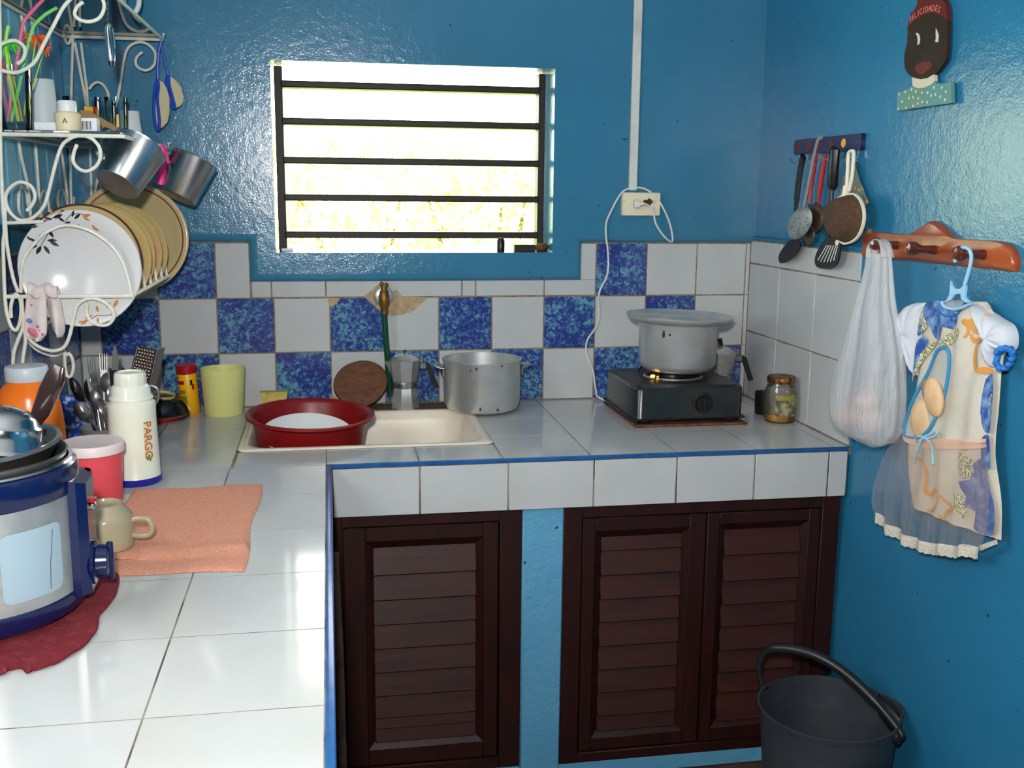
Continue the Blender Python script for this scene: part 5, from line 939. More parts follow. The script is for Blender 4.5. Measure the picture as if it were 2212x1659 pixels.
wn = thing('strainer', 'ivory plastic strainer with brown mesh, rightmost on the utensil rail', 'strainer', [(0.43, -0.624, 0.686)][0]); p0 = wn.location
link('handle', MB().tube(loc(smooth_path([(0.43, -0.628, 0.69), (0.43, -0.614, 0.684), (0.43, -0.615, 0.645), (0.43, -0.616, 0.603)], 3), p0), .0045, 8).tube(loc(smooth_path([(0.43, -0.628, 0.69), (0.43, -0.638, 0.684), (0.43, -0.638, 0.634), (0.43, -0.628, 0.601)], 3), p0), .0045, 8).tube(loc([(0.43, -0.617, 0.613), (0.43, -0.614, 0.588)], p0), [.009, .010], 8, flat=.5), m_strw, wn)
rimp = sm([(0.425, -0.638, 0.595), (0.425, -0.664, 0.595), (0.425, -0.691, 0.583), (0.425, -0.711, 0.56), (0.425, -0.715, 0.532), (0.425, -0.702, 0.506), (0.425, -0.679, 0.489), (0.425, -0.641, 0.479), (0.425, -0.614, 0.482), (0.425, -0.575, 0.501), (0.425, -0.551, 0.538), (0.425, -0.565, 0.573), (0.425, -0.603, 0.59)]); q0 = loc(rimp, p0)
c_ = sum((Vector(p) for p in q0), Vector()) / len(q0)
mb = MB(); loft(mb, [[tuple(c_ + (Vector(p) - c_) * s + Vector((h, 0, 0))) for p in q0] for s, h in ((1, .004), (1.0, -.002), (.93, -.002), (.93, .004))], False, False); n4 = len(q0); b_ = 0
link('rim', mb, m_strw, wn, 80)
mb = MB(); loft(mb, [[tuple(c_ + (Vector(p) - c_) * s + Vector((h, h * .25, 0))) for p in q0] for s, h in ((1.0, -.001), (.97, -.012), (.90, -.030), (.72, -.044))], False, False); link('bowl_rim', mb, m_strw, wn, 80) if False else None
mb = MB(); loft(mb, [[tuple(c_ + (Vector(p) - c_) * s + Vector((h, 0, 0)) + Vector((0, .020 * min(1, -h / .012) if h < -.001 else .004, 0))) for p in q0] for s, h in ((.93, 0), (.84, -.010), (.78, -.018), (.66, -.023), (.05, -.024))], False, True); link('mesh', mb, m_meshb, wn, 80)
link('lip', MB().ball(loc([(0.425, -0.596, 0.481)], p0)[0], .009, 10, 6, (.3, 1, .8)), m_strw, wn)
pcl = solo('pot_cloth', 'patterned grey pot cloth hanging behind the ivory strainer', 'pot cloth', dome(MB(), [(0.458, -0.576, 0.683), (0.458, -0.591, 0.667), (0.458, -0.623, 0.624), (0.458, -0.648, 0.598), (0.458, -0.671, 0.574), (0.458, -0.654, 0.562), (0.458, -0.615, 0.565), (0.458, -0.56, 0.571), (0.458, -0.527, 0.581), (0.458, -0.547, 0.636)], (-.006, 0, 0), ((1, 0), (.97, .6), (.6, 1), (.1, .8))), m_potcl)
# peg rack
pr0 = (XR + .006, -.92, .50); pg = thing('peg_rack', 'varnished red-brown wooden peg rack with three pegs on the right wall', 'peg rack', pr0)
ol = loc([tuple(p) for p in smooth_path([(0.463, -0.655, 0.499), (0.463, -0.698, 0.509), (0.463, -0.767, 0.51), (0.463, -0.836, 0.51), (0.463, -0.87, 0.518), (0.463, -0.903, 0.533), (0.463, -0.928, 0.541), (0.463, -0.956, 0.534), (0.463, -0.989, 0.518), (0.463, -1.021, 0.51), (0.463, -1.083, 0.51), (0.463, -1.138, 0.511), (0.463, -1.175, 0.506), (0.463, -1.195, 0.492), (0.463, -1.203, 0.473), (0.463, -1.199, 0.459)], 3)] + [(0.463, -1.159, 0.459), (0.463, -1.039, 0.458), (0.463, -0.911, 0.457), (0.463, -0.771, 0.454), (0.463, -0.66, 0.451)], pr0)
c_ = sum((Vector(p) for p in ol), Vector()) / len(ol)
mb = MB(); loft(mb, [[(x, c_.y + (p[1] - c_.y) * s, c_.z + (p[2] - c_.z) * s2) for p in ol] for x, s, s2 in ((0, 1, 1), (-.010, 1, 1), (-.013, .992, .95), (-.016, .985, .90), (-.017, .975, .82))]); link('board', mb, m_pegw, pg, 50)
for p in [(0.402, -0.819, 0.488), (0.402, -0.963, 0.486), (0.402, -1.124, 0.486)]:
    link('peg', MB().lathe([(.010, 0), (.0085, .012), (.0075, .028), (.009, .036), (.0135, .044), (.014, .052), (.011, .060), (.0, .063)], 22, axisT((-.014, p[1] - pr0[1] + .006, p[2] - pr0[2] - .002), (-1, .1, .06))), m_pegd, pg)
link('nail', MB().tube([(-.006, .262, .014), (-.022, .276, .014)], .0016, 6), m_black, pg)
link('end_strip', MB().box((-.010, .246, -.036), (-.0, .256, .016), .001), M('raw_wood_end', (150, 116, 90), .7), pg)
# plastic bag with a few onions
bg = thing('plastic_bag', 'translucent white plastic bag of onions hanging on the first peg', 'bag', (.408, -.735, .30)); b0 = Vector((.408, -.735, .30))
L_ = [(0.408, -0.776, 0.466), (0.408, -0.774, 0.434), (0.408, -0.766, 0.393), (0.408, -0.752, 0.345), (0.408, -0.734, 0.296), (0.408, -0.716, 0.246), (0.408, -0.697, 0.195), (0.408, -0.679, 0.143), (0.408, -0.665, 0.096), (0.408, -0.67, 0.063), (0.408, -0.7, 0.045), (0.408, -0.753, 0.044), (0.408, -0.807, 0.051)]
R_ = [(0.408, -0.863, 0.471), (0.408, -0.871, 0.441), (0.408, -0.879, 0.403), (0.408, -0.888, 0.375), (0.408, -0.908, 0.338), (0.408, -0.926, 0.292), (0.408, -0.936, 0.245), (0.408, -0.943, 0.198), (0.408, -0.942, 0.159), (0.408, -0.935, 0.128), (0.408, -0.917, 0.102), (0.408, -0.879, 0.076), (0.408, -0.838, 0.058)]
DX = [.012, .015, .020, .026, .031, .036, .041, .045, .047, .046, .040, .025, .006]
def bagf(u, v):
    k = min(int(v * 12), 11); f_ = v * 12 - k; a = Vector(L_[k]).lerp(Vector(L_[k + 1]), f_); b = Vector(R_[k]).lerp(Vector(R_[k + 1]), f_); c = (a + b) / 2; hw = (a.y - b.y) / 2; dx = DX[k] + (DX[k + 1] - DX[k]) * f_
    t = 2 * PI * u; am = (1 - v) ** .6 * .16 + .035; r = 1 + am * math.sin(7 * t + 3 * math.sin(2.2 * v)) * (1 if v < .93 else .3) + .05 * math.sin(13 * t + 9 * v) * (1 - v)
    return (min(c.x + dx * r * math.sin(t) - b0.x, XR - b0.x - .001), c.y + hw * (1 + (r - 1) * .4) * math.cos(t) - b0.y, c.z + .004 * math.sin(3 * t) * (v > .85) - b0.z)
link('sack', MB().grid(84, 70, bagf, cu=True), m_bag, bg, 80)
pp = [(0.405, -0.798, 0.459), (0.405, -0.795, 0.48), (0.405, -0.81, 0.496), (0.405, -0.831, 0.498), (0.405, -0.848, 0.488), (0.405, -0.861, 0.463)]; pf = [Vector(p) - b0 for p in pp]
for dx in (-.006, .007): link('strap', MB().tube([(p.x + dx, p.y, p.z) for p in smooth_path(pf, 4)], [.009 - .0035 * math.sin(PI * k / 20) for k in range(21)], 10, flat=.35), m_bag, bg)
for k, (q, r, lb) in enumerate((([(0.405, -0.751, 0.098)][0], .034, 'left'), ([(0.412, -0.839, 0.111)][0], .033, 'right'), ([(0.398, -0.831, 0.154)][0], .028, 'top'))):
    z = Vector(q); solo('onion', f'pinkish onion inside the white plastic bag, the {lb} one', 'onion', MB().ball((0, 0, 0), r, 20, 12, (.8, 1, .92)).tube([(0, 0, r * .8), (0, 0, r * 1.2)], [.006, .002], 8), m_onion, (z.x, z.y, z.z), (0, .2 * k, 0))

# plaque of a head in a red cap
pl0 = (XR + .006, -.86, .88); pq = thing('wall_plaque', 'flat painted wooden head plaque with red cap and dotted teal collar', 'plaque', pl0)
XP = .455
def pl(name, pts, mat, x0=XP, th=.008): return link(name, MB().plate([(x0 - pl0[0], p[1] - pl0[1], p[2] - pl0[2]) for p in pts], (th, 0, 0)), mat, pq, flat=True)
pl('head', sm([(0.455, -0.793, 0.965), (0.455, -0.786, 0.941), (0.455, -0.786, 0.92), (0.455, -0.786, 0.904), (0.455, -0.78, 0.886), (0.455, -0.781, 0.867), (0.455, -0.789, 0.852), (0.455, -0.805, 0.839), (0.455, -0.827, 0.832), (0.455, -0.852, 0.826), (0.455, -0.879, 0.826), (0.455, -0.902, 0.831), (0.455, -0.922, 0.844), (0.455, -0.935, 0.856), (0.455, -0.936, 0.871), (0.455, -0.933, 0.898), (0.455, -0.928, 0.933), (0.455, -0.899, 0.955), (0.455, -0.848, 0.969)], 2), m_plaq)
pl('cap', [(0.455, -0.784, 0.935), (0.455, -0.79, 0.953), (0.455, -0.804, 0.967), (0.455, -0.816, 0.978), (0.455, -0.817, 0.994), (0.455, -0.833, 1.006), (0.455, -0.866, 1.003), (0.455, -0.895, 0.988), (0.455, -0.906, 0.975), (0.455, -0.921, 0.961), (0.455, -0.928, 0.942), (0.455, -0.929, 0.929), (0.455, -0.918, 0.937), (0.455, -0.901, 0.945), (0.455, -0.875, 0.953), (0.455, -0.85, 0.953), (0.455, -0.83, 0.95), (0.455, -0.81, 0.946)], m_plaqr, XP - .0012, .009)
pl('collar', [(0.455, -0.818, 0.834), (0.455, -0.827, 0.831), (0.455, -0.852, 0.826), (0.455, -0.876, 0.826), (0.455, -0.898, 0.831), (0.455, -0.902, 0.817), (0.455, -0.888, 0.811), (0.455, -0.865, 0.808), (0.455, -0.844, 0.809), (0.455, -0.822, 0.816)], m_plaqw, XP - .0008, .008)
pl('shirt', [(0.455, -0.764, 0.807), (0.455, -0.798, 0.81), (0.455, -0.823, 0.815), (0.455, -0.844, 0.809), (0.455, -0.867, 0.808), (0.455, -0.888, 0.811), (0.455, -0.902, 0.818), (0.455, -0.909, 0.812), (0.455, -0.931, 0.81), (0.455, -0.959, 0.81), (0.455, -0.967, 0.77), (0.455, -0.861, 0.77), (0.455, -0.766, 0.769)], m_teal)
pl('eye', [(0.455, -0.819, 0.921), (0.455, -0.826, 0.921), (0.455, -0.834, 0.915), (0.455, -0.837, 0.906), (0.455, -0.835, 0.897), (0.455, -0.828, 0.897), (0.455, -0.829, 0.903), (0.455, -0.826, 0.913)], m_plaqw, XP - .001, .002); pl('eye', [(0.455, -0.892, 0.921), (0.455, -0.897, 0.915), (0.455, -0.904, 0.906), (0.455, -0.904, 0.892), (0.455, -0.894, 0.894), (0.455, -0.895, 0.901), (0.455, -0.893, 0.912)], m_plaqw, XP - .001, .002)
pl('pupil', [(0.455, -0.813, 0.916), (0.455, -0.822, 0.917), (0.455, -0.826, 0.909), (0.455, -0.826, 0.902), (0.455, -0.817, 0.901), (0.455, -0.811, 0.907)], m_black, XP - .0008, .002); pl('pupil', [(0.455, -0.881, 0.918), (0.455, -0.889, 0.918), (0.455, -0.894, 0.907), (0.455, -0.893, 0.898), (0.455, -0.884, 0.898), (0.455, -0.879, 0.907)], m_black, XP - .0008, .002)
pl('lips', sm([(0.455, -0.824, 0.85), (0.455, -0.837, 0.858), (0.455, -0.864, 0.86), (0.455, -0.887, 0.855), (0.455, -0.889, 0.848), (0.455, -0.877, 0.841), (0.455, -0.858, 0.836), (0.455, -0.843, 0.839)], 2), m_lips, XP - .001, .002)
mb = MB()
for p in [(0.454, -0.772, 0.803), (0.454, -0.796, 0.806), (0.454, -0.82, 0.809), (0.454, -0.786, 0.787), (0.454, -0.773, 0.773), (0.454, -0.804, 0.773), (0.454, -0.831, 0.775), (0.454, -0.812, 0.792), (0.454, -0.828, 0.792), (0.454, -0.837, 0.803), (0.454, -0.86, 0.799), (0.454, -0.881, 0.797), (0.454, -0.895, 0.79), (0.454, -0.91, 0.791), (0.454, -0.903, 0.805), (0.454, -0.931, 0.802), (0.454, -0.946, 0.793), (0.454, -0.928, 0.785), (0.454, -0.945, 0.778), (0.454, -0.848, 0.788), (0.454, -0.864, 0.78), (0.454, -0.883, 0.778), (0.454, -0.848, 0.778)]: mb.ball((p[0] - pl0[0], p[1] - pl0[1], p[2] - pl0[2]), .0034, 8, 4, (.3, 1, 1))
o = link('dots', mb, m_plaqw, pq)
ap = [(0.453, -0.798, 0.95), (0.453, -0.806, 0.954), (0.453, -0.815, 0.957), (0.453, -0.825, 0.959), (0.453, -0.835, 0.961), (0.453, -0.845, 0.962), (0.453, -0.855, 0.962), (0.453, -0.867, 0.962), (0.453, -0.878, 0.96), (0.453, -0.89, 0.958), (0.453, -0.9, 0.954)]
for k, ch in enumerate('FELICIDADES'):
    p = ap[k]; a, b = ap[max(k - 1, 0)], ap[min(k + 1, 10)]; ang = math.atan2(b[2] - a[2], a[1] - b[1])
    letters(ch, .017, Matrix.Translation((p[0] - pl0[0], p[1] - pl0[1], p[2] - pl0[2])) @ Matrix.Rotation(-PI / 2, 4, 'Z') @ Matrix.Rotation(PI / 2, 4, 'X') @ Matrix.Rotation(ang, 4, 'Z'), m_text, pq, 'letter', .0003)

# doll dress holding garlic, on a little blue hanger
d0 = Vector((XR, -1.03, .20)); dr = thing('dress_bag', 'small floral doll dress with a garlic pouch hanging on the third peg', 'dress', tuple(d0))
def dx(y, z): return .432 + .0035 * math.sin(y * 95 + z * 9) + .002 * math.sin(y * 41 - z * 23)
def wrap(y, z, off=0): return (dx(y, z) - off - d0.x, y - d0.y, z - d0.z)
DL = [(0.432, -0.979, 0.384), (0.432, -0.954, 0.37), (0.432, -0.953, 0.334), (0.432, -0.956, 0.296), (0.432, -0.957, 0.248), (0.432, -0.946, 0.193), (0.432, -0.931, 0.146), (0.432, -0.926, 0.11), (0.432, -0.934, 0.077), (0.432, -0.945, 0.029), (0.432, -0.955, -0.018), (0.432, -0.963, -0.048)]
DR = [(0.432, -1.142, 0.399), (0.432, -1.175, 0.386), (0.432, -1.195, 0.364), (0.432, -1.202, 0.327), (0.432, -1.203, 0.281), (0.432, -1.206, 0.239), (0.432, -1.212, 0.201), (0.432, -1.215, 0.167), (0.432, -1.222, 0.126), (0.432, -1.234, 0.081), (0.432, -1.247, 0.032), (0.432, -1.261, -0.023)]
def body(off, sgn):
    def fn(u, v):
        k = min(int(v * 11), 10); f_ = v * 11 - k; a = Vector(DL[k]).lerp(Vector(DL[k + 1]), f_); b = Vector(DR[k]).lerp(Vector(DR[k + 1]), f_); p = a.lerp(b, u); e = math.sin(PI * u) ** .35 if 0 < u < 1 else 0
        if v == 0: p.z -= .03 * math.sin(PI * min(max((u - .12) / .62, 0), 1))
        return (dx(p.y, p.z) + (1 - e) * .014 + (.022 * e if sgn else 0) - d0.x, p.y - d0.y, p.z - d0.z)
    return fn
link('bodice', MB().grid(30, 60, body(0, 0)), m_dress, dr, 80); link('back_panel', MB().grid(30, 60, body(0, 1)), m_dress, dr, 80)
def decal(name, pts, mat, off=.0014, k=2):
    q = [Vector(p) for p in (smooth_path(list(pts) + list(pts)[:1], k)[:-1] if k else pts)]; c = sum(q, Vector()) / len(q); mb = MB()
    loft(mb, [[wrap(c.y + (p.y - c.y) * s, c.z + (p.z - c.z) * s, off) for p in q] for s in (1, .75, .5, .25, .02)], False, True); return link(name, mb, mat, dr, 80)
def ribbon(name, pts, w_, mat, off=.0016):
    P = smooth_path(pts, 4); mb = MB().tube([wrap(p.y, p.z, off) for p in P], w_, 8, flat=1); return link(name, mb, mat, dr, 80)
def strip(name, pts, w_, mat, off=.0016):
    # flat printed band following the cloth surface
    P = smooth_path(pts, 5); n = len(P); L = []; Rr = []
    for i, p in enumerate(P):
        d = P[min(i + 1, n - 1)] - P[max(i - 1, 0)]; d = Vector((d.y, d.z)); d = d.normalized() if d.length > 1e-9 else Vector((1, 0)); k = w_ * (.45 + .55 * math.sin(PI * min(max(i / (n - 1), .06), .94)))
        L.append(wrap(p.y - d.y * k, p.z + d.x * k, off)); Rr.append(wrap(p.y + d.y * k, p.z - d.x * k, off))
    return link(name, MB().add(L + Rr, [(i, i + 1, n + i + 1, n + i) for i in range(n - 1)]), mat, dr, 80)
decal('flower_print', [(0.432, -0.974, 0.376), (0.432, -0.992, 0.385), (0.432, -1.021, 0.386), (0.432, -1.054, 0.375), (0.432, -1.082, 0.368), (0.432, -1.082, 0.35), (0.432, -1.072, 0.338), (0.432, -1.044, 0.34), (0.432, -1.037, 0.321), (0.432, -1.026, 0.31), (0.432, -1.002, 0.318), (0.432, -0.993, 0.333), (0.432, -0.978, 0.346), (0.432, -0.96, 0.354)], m_flower)
decal('flower_print', [(0.432, -0.955, 0.344), (0.432, -0.971, 0.346), (0.432, -0.972, 0.317), (0.432, -0.956, 0.313)], m_flower); decal('flower_print', [(0.432, -0.958, 0.298), (0.432, -0.983, 0.313), (0.432, -0.991, 0.299), (0.432, -0.976, 0.271), (0.432, -0.96, 0.239), (0.432, -0.945, 0.246)], m_flower)
decal('sprig_print', [(0.432, -0.956, 0.359), (0.432, -0.973, 0.355), (0.432, -0.986, 0.334), (0.432, -0.975, 0.322), (0.432, -0.958, 0.319), (0.432, -0.949, 0.337)], m_sprig); decal('sprig_print', [(0.432, -1.083, 0.345), (0.432, -1.099, 0.338), (0.432, -1.087, 0.317), (0.432, -1.055, 0.303), (0.432, -1.033, 0.304), (0.432, -1.047, 0.318)], m_sprig); decal('sprig_print', [(0.432, -1.023, 0.309), (0.432, -1.009, 0.294), (0.432, -0.989, 0.271), (0.432, -0.967, 0.235), (0.432, -0.953, 0.213), (0.432, -0.953, 0.238), (0.432, -0.975, 0.274), (0.432, -0.998, 0.3)], m_sprig)
decal('flower_print', [(0.432, -1.185, 0.261), (0.432, -1.2, 0.275), (0.432, -1.208, 0.239), (0.432, -1.217, 0.176), (0.432, -1.211, 0.166), (0.432, -1.191, 0.17), (0.432, -1.181, 0.199), (0.432, -1.181, 0.234)], m_flower); decal('sprig_print', [(0.432, -1.196, 0.228), (0.432, -1.206, 0.239), (0.432, -1.212, 0.214), (0.432, -1.204, 0.195)], m_sprig)
decal('flower_print', [(0.432, -1.193, 0.154), (0.432, -1.217, 0.163), (0.432, -1.229, 0.114), (0.432, -1.228, 0.104), (0.432, -1.21, 0.1), (0.432, -1.195, 0.123)], m_flower); decal('flower_print', [(0.432, -1.171, 0.095), (0.432, -1.194, 0.114), (0.432, -1.221, 0.096), (0.432, -1.234, 0.063), (0.432, -1.251, 0.025), (0.432, -1.254, -0.01), (0.432, -1.228, -0.023), (0.432, -1.194, -0.021), (0.432, -1.201, 0.011), (0.432, -1.16, 0.009), (0.432, -1.16, 0.031), (0.432, -1.136, 0.053), (0.432, -1.166, 0.065)], M('muted_flower_print', (74, 96, 150), .9, var=(40, (140, 160, 200), .45, .72)))
decal('sprig_print', [(0.432, -1.118, 0.107), (0.432, -1.157, 0.108), (0.432, -1.182, 0.098), (0.432, -1.168, 0.073), (0.432, -1.144, 0.061), (0.432, -1.126, 0.078)], m_sprig); decal('sprig_print', [(0.432, -1.122, 0.023), (0.432, -1.148, 0.033), (0.432, -1.163, 0.01), (0.432, -1.158, -0.014), (0.432, -1.134, 0.001)], m_sprig)
strip('scroll_print', [(0.432, -1.128, 0.386), (0.432, -1.135, 0.372), (0.432, -1.125, 0.361), (0.432, -1.108, 0.359), (0.432, -1.12, 0.351), (0.432, -1.122, 0.339), (0.432, -1.115, 0.328)], .0042, m_scroll); strip('scroll_print', [(0.432, -1.144, 0.386), (0.432, -1.143, 0.372), (0.432, -1.128, 0.356), (0.432, -1.139, 0.343), (0.432, -1.157, 0.353), (0.432, -1.169, 0.37), (0.432, -1.179, 0.378), (0.432, -1.188, 0.372), (0.432, -1.178, 0.364)], .005, m_scroll)
strip('scroll_print', [(0.432, -1.128, 0.337), (0.432, -1.136, 0.326), (0.432, -1.155, 0.33), (0.432, -1.165, 0.342), (0.432, -1.152, 0.349)], .0055, m_scroll); strip('scroll_print', [(0.432, -1.15, 0.328), (0.432, -1.145, 0.306), (0.432, -1.151, 0.284), (0.432, -1.164, 0.274), (0.432, -1.194, 0.276)], .0055, m_scroll); strip('scroll_print', [(0.432, -1.166, 0.275), (0.432, -1.185, 0.278), (0.432, -1.202, 0.277)], .006, m_scroll)
strip('scroll_print', [(0.432, -0.966, 0.055), (0.432, -0.993, 0.06), (0.432, -1.018, 0.053), (0.432, -1.028, 0.032), (0.432, -1.025, 0.002), (0.432, -1.042, -0), (0.432, -1.06, 0.014), (0.432, -1.076, 0.014), (0.432, -1.076, -0.006), (0.432, -1.059, -0.026), (0.432, -1.035, -0.038)], .0045, m_scroll); strip('scroll_print', [(0.432, -1.086, 0.011), (0.432, -1.1, 0.002), (0.432, -1.126, -0.004), (0.432, -1.106, -0.017), (0.432, -1.096, -0.034), (0.432, -1.083, -0.03)], .0045, m_scroll)
# sleeves with blue cuffs
for sp_px, hgt in (([(0.44, -0.96, 0.378), (0.44, -0.92, 0.373), (0.44, -0.887, 0.358), (0.44, -0.874, 0.334), (0.44, -0.883, 0.31), (0.44, -0.901, 0.283), (0.44, -0.931, 0.249), (0.44, -0.952, 0.226), (0.44, -0.957, 0.258), (0.44, -0.954, 0.315)], .024), ([(0.44, -1.125, 0.395), (0.44, -1.16, 0.386), (0.44, -1.2, 0.375), (0.44, -1.232, 0.366), (0.44, -1.245, 0.348), (0.44, -1.244, 0.326), (0.44, -1.224, 0.32), (0.44, -1.21, 0.307), (0.44, -1.208, 0.287), (0.44, -1.194, 0.288), (0.44, -1.185, 0.312), (0.44, -1.171, 0.348)], .028)):
    q = [Vector(p) - d0 for p in smooth_path(sp_px + sp_px[:1], 6)[:-1]]; c = sum(q, Vector()) / len(q); n_ = len(q)
    mb = MB(); loft(mb, [[(c.x - hgt * (h + .10 * math.sin(9 * 2 * PI * k / n_) * s * (1 - s) * 4), c.y + (p.y - c.y) * s, c.z + (p.z - c.z) * s) for k, p in enumerate(q)] for s, h in ((1, -.3), (1, .0), (.96, .35), (.86, .65), (.7, .85), (.45, .97), (.2, 1.0), (.03, 1.0))], True, True); link('sleeve', mb, m_sleeve, dr, 80)
q = [Vector(p) - d0 for p in [(0.42, -1.227, 0.314), (0.42, -1.236, 0.323), (0.42, -1.254, 0.329), (0.42, -1.269, 0.327), (0.42, -1.272, 0.316), (0.42, -1.265, 0.302), (0.42, -1.249, 0.292), (0.42, -1.233, 0.295)]]
qs = smooth_path(q + q[:1], 4)[:-1]; link('cuff', MB().tube([(p.x + .003 * math.sin(k * 2.1), p.y, p.z + .0015 * math.cos(k * 2.4)) for k, p in enumerate(qs)], .0055, 8, True), m_cuff, dr)
q = [Vector(p) - d0 for p in [(0.432, -0.891, 0.336), (0.432, -0.897, 0.315), (0.432, -0.909, 0.299), (0.432, -0.918, 0.286)]]; link('cuff', MB().tube([(p.x + .003 * math.sin(k * 2.1), p.y, p.z) for k, p in enumerate(smooth_path(q, 4))], .0055, 8), m_cuff, dr)
# neckline, pouch opening, bow
ribbon('neckline', [(0.432, -1.027, 0.391), (0.432, -1.025, 0.38), (0.432, -1.033, 0.368), (0.432, -1.053, 0.363), (0.432, -1.079, 0.368), (0.432, -1.098, 0.384), (0.432, -1.113, 0.4)], .0022, m_cuff); decal('neck_inside', [(0.432, -1.03, 0.389), (0.432, -1.032, 0.377), (0.432, -1.052, 0.366), (0.432, -1.076, 0.371), (0.432, -1.097, 0.387), (0.432, -1.105, 0.397), (0.432, -1.072, 0.395)], M('grey_lining', (150, 158, 162), .9), .001)  # blue neck edge and the grey inside of the neck hole
op_ = [(0.432, -1.059, 0.3), (0.432, -1.044, 0.298), (0.432, -1.027, 0.282), (0.432, -1.008, 0.251), (0.432, -0.984, 0.211), (0.432, -0.957, 0.165), (0.432, -0.938, 0.122), (0.432, -0.941, 0.102), (0.432, -0.966, 0.1), (0.432, -1.006, 0.112), (0.432, -1.03, 0.129), (0.432, -1.047, 0.165), (0.432, -1.06, 0.21), (0.432, -1.068, 0.258), (0.432, -1.067, 0.287)]
decal('pouch_lining', op_, M('pouch_lining', (176, 176, 170), .95, var=(90, (90, 150, 170), .68, .74)), .0012); ribbon('pouch_edge', op_ + op_[:1], .0038, m_cuff if False else M('blue_binding', (58, 140, 186), .7), .003)
for px_, r, s_, lb, tilt, mt in (([(0.42, -0.994, 0.142)][0], .041, (.34, .98, 1.05), 'lowest, largest', -32, m_veg), ([(0.42, -1.036, 0.198)][0], .036, (.32, .82, 1.12), 'upper right', -26, m_veg), ([(0.42, -1.009, 0.204)][0], .022, (.34, .7, 1.2), 'brown one behind, upper left', -30, M('brown_garlic_skin', (170, 122, 84), .6))):
    solo('garlic_bulb', f'pale garlic bulb in the dress pouch, the {lb} one' if 'brown' not in lb else 'brown-skinned garlic bulb behind the two pale ones in the dress pouch', 'garlic', MB().ball((0, 0, 0), r, 24, 16, s_), mt, (dx(px_[1], px_[2]) - .002, px_[1], px_[2]), (math.radians(tilt), 0, 0))
strip('waistband', [(0.432, -0.922, 0.108), (0.432, -0.945, 0.099), (0.432, -0.997, 0.102), (0.432, -1.092, 0.121), (0.432, -1.178, 0.142), (0.432, -1.215, 0.153)], .006, m_peach, .004); strip('waistband', [(0.432, -0.931, 0.1), (0.432, -0.95, 0.091), (0.432, -0.998, 0.093), (0.432, -1.093, 0.112), (0.432, -1.179, 0.133), (0.432, -1.217, 0.144)], .006, m_peach, .003)
for P in ([(0.425, -1.03, 0.116), (0.425, -1.019, 0.102), (0.425, -1.003, 0.074), (0.425, -0.992, 0.052)], [(0.425, -1.03, 0.116), (0.425, -1.048, 0.107), (0.425, -1.06, 0.089), (0.425, -1.071, 0.071)], [(0.425, -1.03, 0.116), (0.425, -1.007, 0.112), (0.425, -0.985, 0.101), (0.425, -1.006, 0.1), (0.425, -1.03, 0.114)], [(0.425, -1.03, 0.116), (0.425, -1.048, 0.127), (0.425, -1.066, 0.136), (0.425, -1.061, 0.125), (0.425, -1.034, 0.114)]): ribbon('bow', P, .0024, m_ribbon, .012)
# gauze overskirt with a lace hem
GL = [(0.425, -0.936, 0.099), (0.425, -0.9, 0.063), (0.425, -0.873, 0.017), (0.425, -0.853, -0.037), (0.425, -0.851, -0.078), (0.425, -0.875, -0.104)]; GR = [(0.425, -1.226, 0.152), (0.425, -1.235, 0.107), (0.425, -1.244, 0.066), (0.425, -1.248, 0.024), (0.425, -1.243, -0.013), (0.425, -1.227, -0.056)]
def gz(off):
    def fn(u, v):
        k = min(int(v * 5), 4); f_ = v * 5 - k; a = Vector(GL[k]).lerp(Vector(GL[k + 1]), f_); b = Vector(GR[k]).lerp(Vector(GR[k + 1]), f_); p = a.lerp(b, u); p.z -= .030 * math.sin(PI * u) * v * (1 - .3 * u); return (.418 + .006 * v * math.sin(34 * u) - off - d0.x, p.y - d0.y + .004 * v * math.cos(34 * u), p.z - d0.z + .002 * v * math.sin(30 * u))
    return fn
link('gauze_skirt', MB().grid(70, 26, gz(0)), m_gauze, dr, 80)
hem = gz(.001); mb = MB(); n_ = 71
V = []; 
for j, dz in enumerate((.012, .0, -.012)):
    for i in range(n_): p = hem(i / (n_ - 1), 1.0); V.append((p[0] - .001 * (j == 1), p[1], p[2] + dz + .0015 * math.sin(i * 2.2) * (j == 2)))
mb.add(V, [(j * n_ + i, j * n_ + i + 1, (j + 1) * n_ + i + 1, (j + 1) * n_ + i) for j in range(2) for i in range(n_ - 1)]); link('lace_hem', mb, m_lace, dr, 80)
ht = loc([(0.432, -1.215, -0.048), (0.432, -1.238, -0.034), (0.432, -1.261, -0.021), (0.432, -1.263, -0.029), (0.432, -1.242, -0.042), (0.432, -1.218, -0.058)], d0); link('lace_hem', MB().plate(ht, (.002, 0, 0)), m_lace, dr)
hg = thing('clothes_hanger', 'small sky-blue plastic hanger carrying the doll dress', 'hanger', [(0.415, -1.123, 0.442)][0]); p0 = hg.location
link('hook', MB().tube(loc(smooth_path([(0.405, -1.103, 0.469), (0.405, -1.101, 0.477), (0.405, -1.106, 0.49), (0.405, -1.122, 0.498), (0.405, -1.14, 0.496), (0.405, -1.15, 0.485), (0.405, -1.15, 0.468), (0.405, -1.144, 0.447), (0.405, -1.138, 0.43)], 4), p0), .0036, 8), m_hanger, hg)
link('neck', MB().plate(loc([(0.412, -1.081, 0.433), (0.412, -1.087, 0.425), (0.412, -1.1, 0.419), (0.412, -1.114, 0.421), (0.412, -1.125, 0.429), (0.412, -1.131, 0.429), (0.412, -1.131, 0.408), (0.412, -1.14, 0.403), (0.412, -1.152, 0.4), (0.412, -1.135, 0.397), (0.412, -1.12, 0.402), (0.412, -1.116, 0.412), (0.412, -1.098, 0.409), (0.412, -1.088, 0.397), (0.412, -1.068, 0.39), (0.412, -1.076, 0.399), (0.412, -1.081, 0.407)], p0), (.004, 0, 0)), m_hanger, hg)
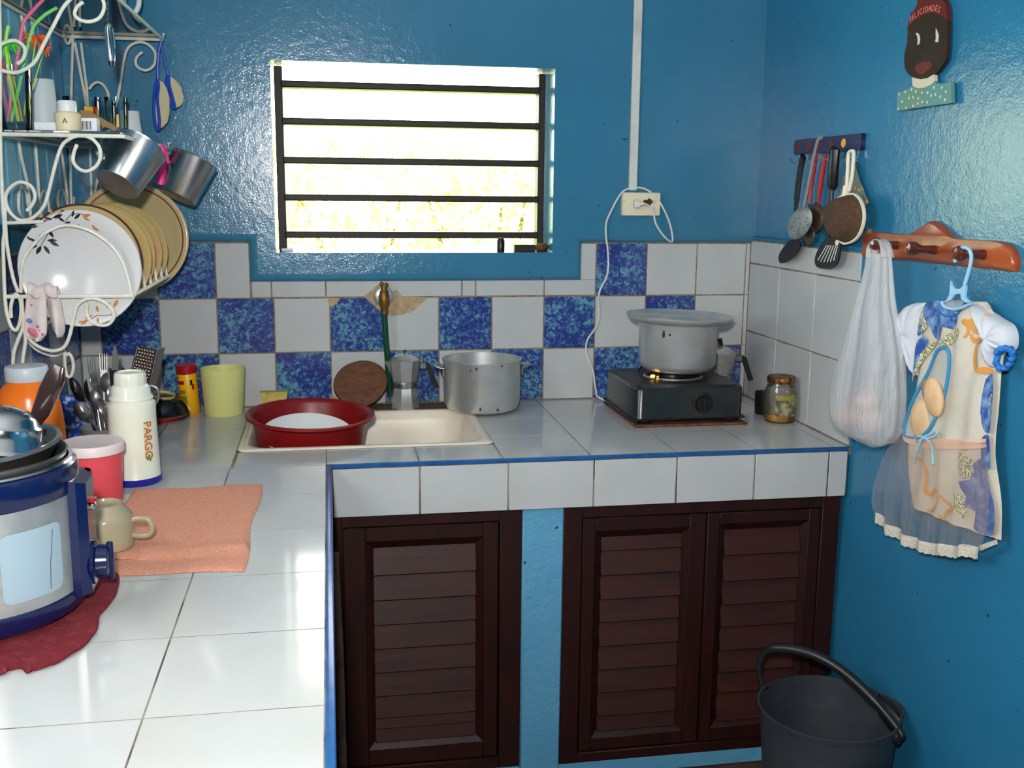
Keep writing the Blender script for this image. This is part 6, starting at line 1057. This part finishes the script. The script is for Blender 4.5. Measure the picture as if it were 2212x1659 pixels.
link('arm', MB().tube(loc(smooth_path([(0.422, -1.043, 0.389), (0.422, -1.053, 0.381), (0.422, -1.084, 0.379), (0.422, -1.113, 0.386), (0.422, -1.14, 0.397)], 3), p0), .0035, 8), m_hanger, hg)

# ------------------------------------------------------------------ buckets on the floor
bk0 = (.306, -.930, FLOOR); bk = thing('bucket', 'large charcoal plastic bucket with black handle on the floor by the cabinet', 'bucket', bk0)
H = .30; R1, R0 = .150, .122
link('body', MB().lathe([(.0, .004), (R0 - .006, 0), (R0, .004), (R1 - .004, H - .012), (R1, H - .010), (R1 + .002, H), (R1 - .002, H + .001), (R1 - .005, H - .03), (R1 - .010, H - .07), (R1 - .0112, H - .0705), (R0 - .005, .008), (.0, .008)], 80), m_bucket, bk)
mb = MB(); loft(mb, [[((R1 - .004 + e * math.cos(PI * (k / 16 - .5)) ) * math.cos(math.radians(-8 + 24 * (k / 8 - 1))), (R1 - .004 + e * math.cos(PI * (k / 16 - .5))) * math.sin(math.radians(-8 + 24 * (k / 8 - 1))), H + .001 - z) for k in range(17)] for e, z in ((.0, .05), (.010, .02), (.018, 0))], False, False); o = link('pour_lip', mb, m_bucket, bk, 80); o.modifiers.new('t', 'SOLIDIFY').thickness = .003
A_, B_ = Vector((-.098, .115, H - .02)), Vector((.103, -.105, H - .022))
hpts = [A_, A_ + Vector((-.012, .012, .06)), A_ + Vector((.01, .0, .108)), A_.lerp(B_, .3) + Vector((.012, .012, .120)), A_.lerp(B_, .55) + Vector((.018, .018, .098)), A_.lerp(B_, .8) + Vector((.014, .01, .056)), B_ + Vector((.006, -.004, .01)), B_]
link('handle', MB().tube([tuple(p) for p in smooth_path(hpts, 5)], [.0065] * 5 + [.0075] * 5 + [.0115] * 16 + [.0085] * 10, 12), m_bhand, bk)
for p in (A_, B_): link('ear', MB().lathe([(.017, 0), (.017, .010), (.012, .014), (.0, .014)], 18, axisT((p.x * .97, p.y * .97, p.z), (p.x, p.y, 0))), m_bhand, bk)
solo('bucket', 'greenish white pail in the bottom right corner beside the charcoal bucket', 'bucket', MB().lathe([(.0, 0), (.085, 0), (.088, .004), (.104, .228), (.108, .231), (.107, .235), (.101, .232), (.085, .008), (.0, .008)], 56), M('greenish_white_plastic', (206, 218, 204), .4), (.340, -1.240, FLOOR))
